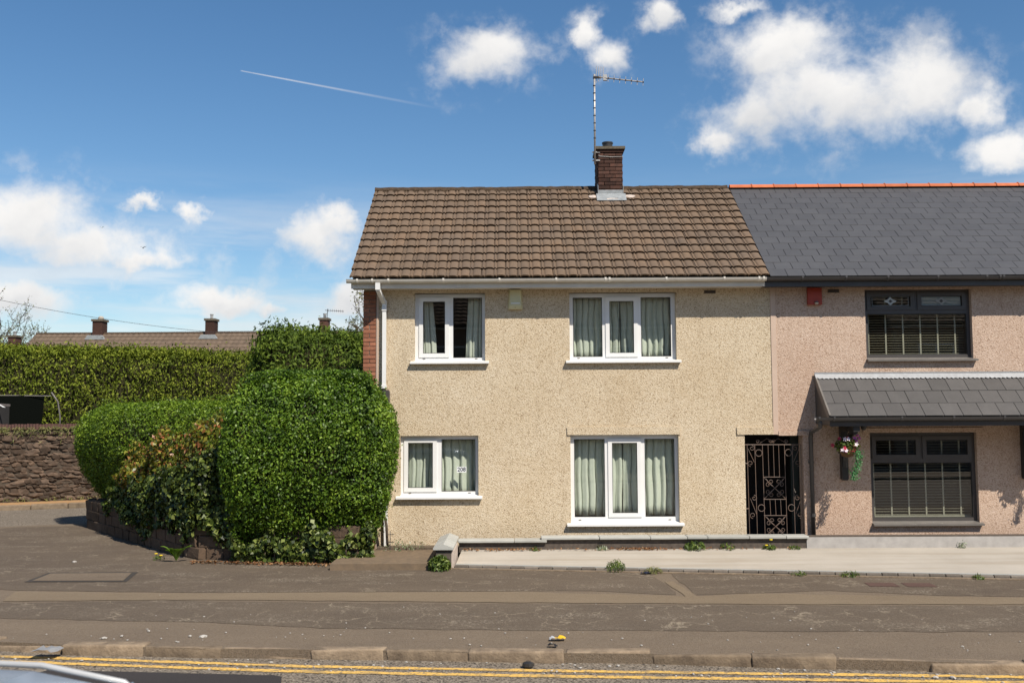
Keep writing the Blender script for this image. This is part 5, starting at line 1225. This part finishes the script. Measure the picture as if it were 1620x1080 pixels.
for k in range(11):
    a = -math.pi*.95*k/10+rr.uniform(-.15, .15); L = rr.uniform(.3, .46); mb = MB(); vs = []; fs = []
    dirn = Vector((math.cos(a)*.55, math.sin(a)*.35, 0)); sd = Vector((-dirn.y, dirn.x, 0)).normalized()
    for i, w in enumerate((.01, .045, .066, .06, .036, .003)):
        u = i/5; c0 = Vector((-5.62, 16.6, .02))+dirn*L*u*1.1+Vector((0, 0, L*(1.2*u-.65*u*u))); vs += [c0-sd*w+Vector((0, 0, .01)), c0, c0+sd*w+Vector((0, 0, .01))]
        if i: b = 3*i; fs += [(b-3, b-2, b+1, b), (b-2, b-1, b+2, b+1)]
    o = mb.add(vs, fs).build('leaf', 'dock', dk, True); at = o.data.attributes.new('rnd', 'FLOAT', 'POINT'); at.data.foreach_set('value', np.full(len(vs), rr.uniform(.5, 1.), np.float32))
tuft('weed', 'small yellow flowered weed left of the dock plant', (-6.0, 16.85, 0), 40, .08, .1, 'weed', .06, .3, flowers=((-.03, -.03, .1), (.05, -.02, .07)))
P = np.stack([rng.uniform(-5.3, -2.3, 520), np.zeros(520), np.zeros(520)], 1); P[:, 1] = 16.05+(-(P[:, 0]+2.5))*.16-np.abs(rng.normal(0, .09, 520)); P[:, 2] = .012+rng.uniform(0, .03, 520)
ll = leaves('leaf_litter', P, np.tile([0, 0, 1.], (520, 1)), .05, 'dryleaf', None, .6, .4); tag(ll, 'dry brown leaves swept along the foot of the hedge', 'leaf litter', kind='stuff')
P = np.stack([np.concatenate([rng.uniform(-.9, .4, 120), rng.normal(2.1, .22, 160), rng.uniform(.5, 4.6, 90)]), 16.93-np.abs(rng.normal(0, .05, 370)), np.full(370, DZ)+rng.uniform(0, .03, 370)], 1)
l2 = leaves('leaf_litter', P, np.tile([0, -.2, 1.], (370, 1)), .045, 'dryleaf', None, .6, .5); tag(l2, 'dry brown leaves caught along the base of the garden wall', 'leaf litter', kind='stuff')
# pale chippings on footway and gutter
pm = MB(); ico = bpy.data.meshes.new('i'); bm = bmesh.new(); bmesh.ops.create_icosphere(bm, subdivisions=1, radius=1); bm.to_mesh(ico); bm.free()
iv = [v.co.copy() for v in ico.vertices]; iff = [tuple(q.vertices) for q in ico.polygons]
def chip(x, y, z, s): 
    e = Matrix.Translation((x, y, z)) @ Matrix.Rotation(rr.uniform(0, 6), 4, 'Z') @ Matrix.Diagonal((s*rr.uniform(.8, 1.6), s*rr.uniform(.7, 1.2), s*.6, 1)); pm.add([e @ v for v in iv], iff)
for i in range(190):
    x = rr.uniform(-6.2, 6.2); ky = 10.2-.1*x*(.6 if x < 0 else 1.1)
    if rr.random() < .5: chip(x, ky-rr.uniform(.03, .45), ROADZ+.008, rr.uniform(.006, .018))
    else: chip(x, ky+.2+abs(rr.gauss(0, .9)), .008, rr.uniform(.005, .014))
for (x, y, s) in ((-3.4, 10.95, .035), (-3.55, 10.98, .022), (-4.3, 11.0, .02), (-4.45, 10.9, .025), (-4.1, 11.25, .022), (4.05, 9.5, .03), (3.9, 9.52, .022), (-7.3, 16.6, .035)): chip(x, y, .012 if y > 10.5 else ROADZ+.012, s)
tag(pm.build('loose_chippings', 'chip', None), 'pale loose stone chips scattered along the kerb and footway', 'chippings', kind='stuff')
def wrapper(name, label, loc, w, d, mt, mt2=None):
    t_ = thing(name, loc, label, 'litter'); n = 7; vs = []; fs = []
    for i in range(n):
        for j in range(4): vs.append((loc[0]+(i/(n-1)-.5)*w+rr.uniform(-.006, .006), loc[1]+(j/3-.5)*d+rr.uniform(-.006, .006), loc[2]+.012+rr.uniform(0, .035)*(1 if 0 < i < n-1 else .4)))
    for i in range(n-1):
        for j in range(3): a = i*4+j; fs.append((a, a+4, a+5, a+1))
    k = len(fs)//3
    for nm, mm, ff in (('foil', mt, fs[k:]), ('foil_end', mt2 or mt, fs[:k])):
        ids = sorted({i for f_ in ff for i in f_}); MB().add([vs[i] for i in ids], [tuple(ids.index(i) for i in f_) for f_ in ff]).build(nm, mm, t_, True, False)
wrapper('wrapper', 'crumpled yellow and silver wrapper lying by the kerb', (.42, 10.72, .004), .17, .09, 'litter', 'litter2')
wrapper('wrapper', 'flattened grey scrap lying on the dropped kerb at the left', (-4.86, 10.46, -.03), .26, .2, 'galv', 'galv')
wrapper('wrapper', 'dark plastic cap at the driveway edge by the trench strip', (1.92, 15.1, .0), .16, .1, 'ink', 'ink')
wrapper('wrapper', 'small dark scrap under the yellow wrapper', (.36, 10.42, .0), .1, .06, 'black', 'black')
st2 = MB().lathe([(.03, ROADZ), (.06, ROADZ+.02), (.055, ROADZ+.05), (.02, ROADZ+.065)], -.12+1.12-.9+.0, 9.98, 9).build('pebble', 'black'); tag(st2, 'dark pebble in the gutter below the yellow wrapper', 'pebble')
# bent stem, rack and tap by the hedge
bs = MB().tube([(-2.28, 17.25, .95), (-2.29, 17.25, .75), (-2.24, 17.25, .5), (-2.22, 17.25, .1)], [.012, .02, .024, .022], 7).build('old_stem', 'bark', None, True); tag(bs, 'bent brown stem standing against the cream wall beside the hedge', 'stem')
rk = thing('wire_stake', (-2.17, 17.2, .1), 'thin dark wire stake with two cross bars by the hedge', 'stake'); MB().tube([(-2.17, 17.2, .1), (-2.17, 17.2, .42)], .007, 6).build('upright', 'cable', rk)
for zz in (.23, .36): MB().tube([(-2.22, 17.2, zz), (-2.10, 17.2, zz+.005)], .006, 6).build('cross_bar', 'cable', rk)
MB().box(-2.21, -2.08, YF-.06, YF, 1.545, 1.595).build('bird_bracket', 'wall_dark', house)

# ------------------------------------------------------------------ parked car, only its roof corner in view
car = thing('parked_car', (-2.35, 3.72, ROADZ), 'pale blue grey car, only its roof corner showing at the bottom left', 'car')
CA = math.atan2(-.11, 1); 
def cw_(x, y, z):            # car frame: x forwards (to the right), y towards the houses
    c_, s_ = math.cos(CA), math.sin(CA); return (-2.42+x*c_-y*s_, 3.74+x*s_+y*c_, ROADZ-.015+z)
secs = [(-2.05, .35, .62, .55, .62), (-1.98, .32, .80, .74, .75), (-1.6, .28, .90, .80, .82), (-.8, .26, .92, .84, .86), (.3, .26, .92, .84, .86), (1.0, .27, .90, .82, .85), (1.6, .3, .82, .74, .80), (1.95, .36, .68, .60, .72), (2.03, .40, .58, .52, .62)]
bd = MB(); rings = []
for (x, zb, zt, hwt, hwb) in secs:
    r_ = [(-hwb*.92, zb), (-hwb, zb+.15), (-hwb*1.01, (zb+zt)/2), (-hwt, zt-.05), (-hwt*.9, zt), (0, zt+.03), (hwt*.9, zt), (hwt, zt-.05), (hwb*1.01, (zb+zt)/2), (hwb, zb+.15), (hwb*.92, zb)]
    rings.append(len(bd.v)); bd.v += [cw_(x, a, b) for a, b in r_]
k = 11
for a, b in zip(rings, rings[1:]): bd.f += [(a+i, a+(i+1) % k, b+(i+1) % k, b+i) for i in range(k)]
bd.f += [tuple(rings[0]+i for i in range(k)), tuple(rings[-1]+i for i in range(k))]
bdo = bd.build('body', 'carpaint', car, 45)
gh = MB(); rings = []
cab = [(-1.75, .88, .72, .70), (-1.35, 1.36, .60, .70), (-1.1, 1.41, .585, .71), (-.4, 1.445, .58, .72), (.35, 1.43, .58, .72), (.72, 1.37, .575, .72), (1.32, .90, .70, .71)]
for (x, zt, hw_, hb_) in cab:
    r_ = [(-hb_-.06, .86), (-hw_-.02, zt-.06), (-hw_*.9, zt-.008), (0, zt+.012), (hw_*.9, zt-.008), (hw_+.02, zt-.06), (hb_+.06, .86)]; rings.append(len(gh.v)); gh.v += [cw_(x, a, b) for a, b in r_]
k = 7
for a, b in zip(rings, rings[1:]): gh.f += [(a+i, a+i+1, b+i+1, b+i) for i in range(k-1)]
gh.f += [tuple(rings[0]+i for i in range(k)), tuple(rings[-1]+i for i in range(k))]
gh.build('cabin_glass', 'carglass', car, 45)
rfm = MB(); rings = []
for (x, zt, hw_, hb_) in cab[1:6]:
    r_ = [(-hw_-.03, zt-.065), (-hw_*.9, zt+.004), (0, zt+.024), (hw_*.9, zt+.004), (hw_+.03, zt-.065)]; rings.append(len(rfm.v)); rfm.v += [cw_(x, a, b) for a, b in r_]
for a, b in zip(rings, rings[1:]): rfm.f += [(a+i, a+i+1, b+i+1, b+i) for i in range(4)]
o = rfm.build('roof', 'carpaint', car, True); o.modifiers.new('t', 'SOLIDIFY').thickness = .012
for sg_ in (-1, 1):
    MB().tube([cw_(x, sg_*(hw_+.005), zt+.012) for (x, zt, hw_, hb_) in cab[1:6]]+[cw_(.86, sg_*.60, 1.25)], .013, 8).build('roof_rail', 'trim', car, True)
    MB().tube([cw_(.72, sg_*.60, 1.35), cw_(1.30, sg_*.72, .92)], .035, 6).build('pillar', 'carpaint', car, True)
MB().tube([cw_(-.9, .1, 1.45), cw_(-.55, .36, 1.462), (cw_(-.45, .55, 1.45))], .006, 5).build('roof_seam', 'gasket', car)
for wx in (-1.28, 1.28):
    for sg_ in (-1, 1):
        c0 = Vector(cw_(wx, sg_*.80, .31)); ax = Vector((-math.sin(CA), math.cos(CA), 0))
        w_ = MB().tube([c0-ax*.10, c0-ax*.08, c0+ax*.08, c0+ax*.10], [.27, .31, .31, .27], 24).build('wheel', 'tyre', car, 40); MB().tube([c0-ax*.105, c0+ax*.105], .19, 16).build('rim', 'rim', w_, 40)
for sg_ in (-1, 1):
    MB().tube([cw_(1.80, sg_*.60, .66), cw_(1.98, sg_*.52, .60)], .09, 10).build('headlight', 'headlamp', car, 40); MB().tube([cw_(-1.99, sg_*.62, .72), cw_(-2.03, sg_*.60, .72)], .08, 10).build('tail_light', 'redbox', car, 40)
    c0 = cw_(.78, sg_*.93, .98); MB().box(c0[0]-.07, c0[0]+.05, c0[1]-.07, c0[1]+.07, c0[2]-.06, c0[2]+.07).build('wing_mirror', 'carpaint', car)

# ------------------------------------------------------------------ houses across the street, seen only in the window reflections
def opposite(x0, x1, label):
    t_ = thing('opposite_house', ((x0+x1)/2, -11, 0), label, 'house', 'houses across the street'); y = -11.; ez = 6.55; rz = 9.3; ry = -15.2
    ops = []; 
    for k in range(3):
        xa = x0+1.2+k*(x1-x0-2.4-1.6)/2; ops += [(xa, xa+1.6, 4.3, 5.6), (xa, xa+1.6, 1.4, 2.9)]
    wall(MB(), x0, x1, -.1, ez-.1, y-.25, y, [ ]).build('wall', 'opp_wall', t_)
    MB().box(x0+.01, x1-.01, -19.3, -11.26, -.1, ez-.12).build('body', 'opp_brick', t_)
    for (a, b, c, d) in ops:
        w_ = wall(MB(), a, b, c, d, y+.005, y+.05, [(a+.08, (a+b)/2-.04, c+.08, d-.08), ((a+b)/2+.04, b-.08, c+.08, d-.08)]).build('window', 'upvc', t_); MB().box(a+.05, b-.05, y+.004, y+.02, c+.05, d-.05).build('pane', 'carglass', w_)
    MB().box(x0-.2, x1+.2, y+.3, y+.34, ez-.18, ez+.02).build('fascia', 'fascia', t_); MB().box(x0-.2, x1+.2, y, y+.3, ez-.18, ez-.16).build('soffit', 'fascia', t_)
    rf = MB().prism([(y+.4, ez), (ry, rz), (-19.6, ez), (-19.6, ez-.1), (ry, rz-.15), (y+.4, ez-.1)], 'x', x0-.25, x1+.25).build('roof', 'deck', t_)
    cr_ = MB(); rows = 14
    for r in range(rows):
        y0 = y+.4+(ry-y-.4)*r/rows+.04; y1 = y+.4+(ry-y-.4)*(r+1)/rows; z0 = ez+(rz-ez)*r/rows; z1 = ez+(rz-ez)*(r+1)/rows; n = int((x1-x0)/.3); vs = []; fs = []
        for i in range(n*2+1):
            x = x0-.25+(x1-x0+.5)*i/(n*2); h = .04 if i % 2 else 0.; vs += [(x, y0, z0+.07+h), (x, y1, z1+.012+h), (x, y0, z0-.02)]
            if i: b = 3*i; fs += [(b-3, b, b+1, b-2), (b-1, b+2, b, b-3)]
        cr_.add(vs, fs)
    tag(cr_.build('tile_courses', 'far_tile', rf), kind='stuff')
opposite(-14, -1.0, 'left house across the street, mirrored in the cream house windows'); opposite(2.5, 15.5, 'middle house across the street, mirrored in the wide windows of the cream house'); opposite(17.5, 30.5, 'right house across the street, mirrored in the pink house windows')
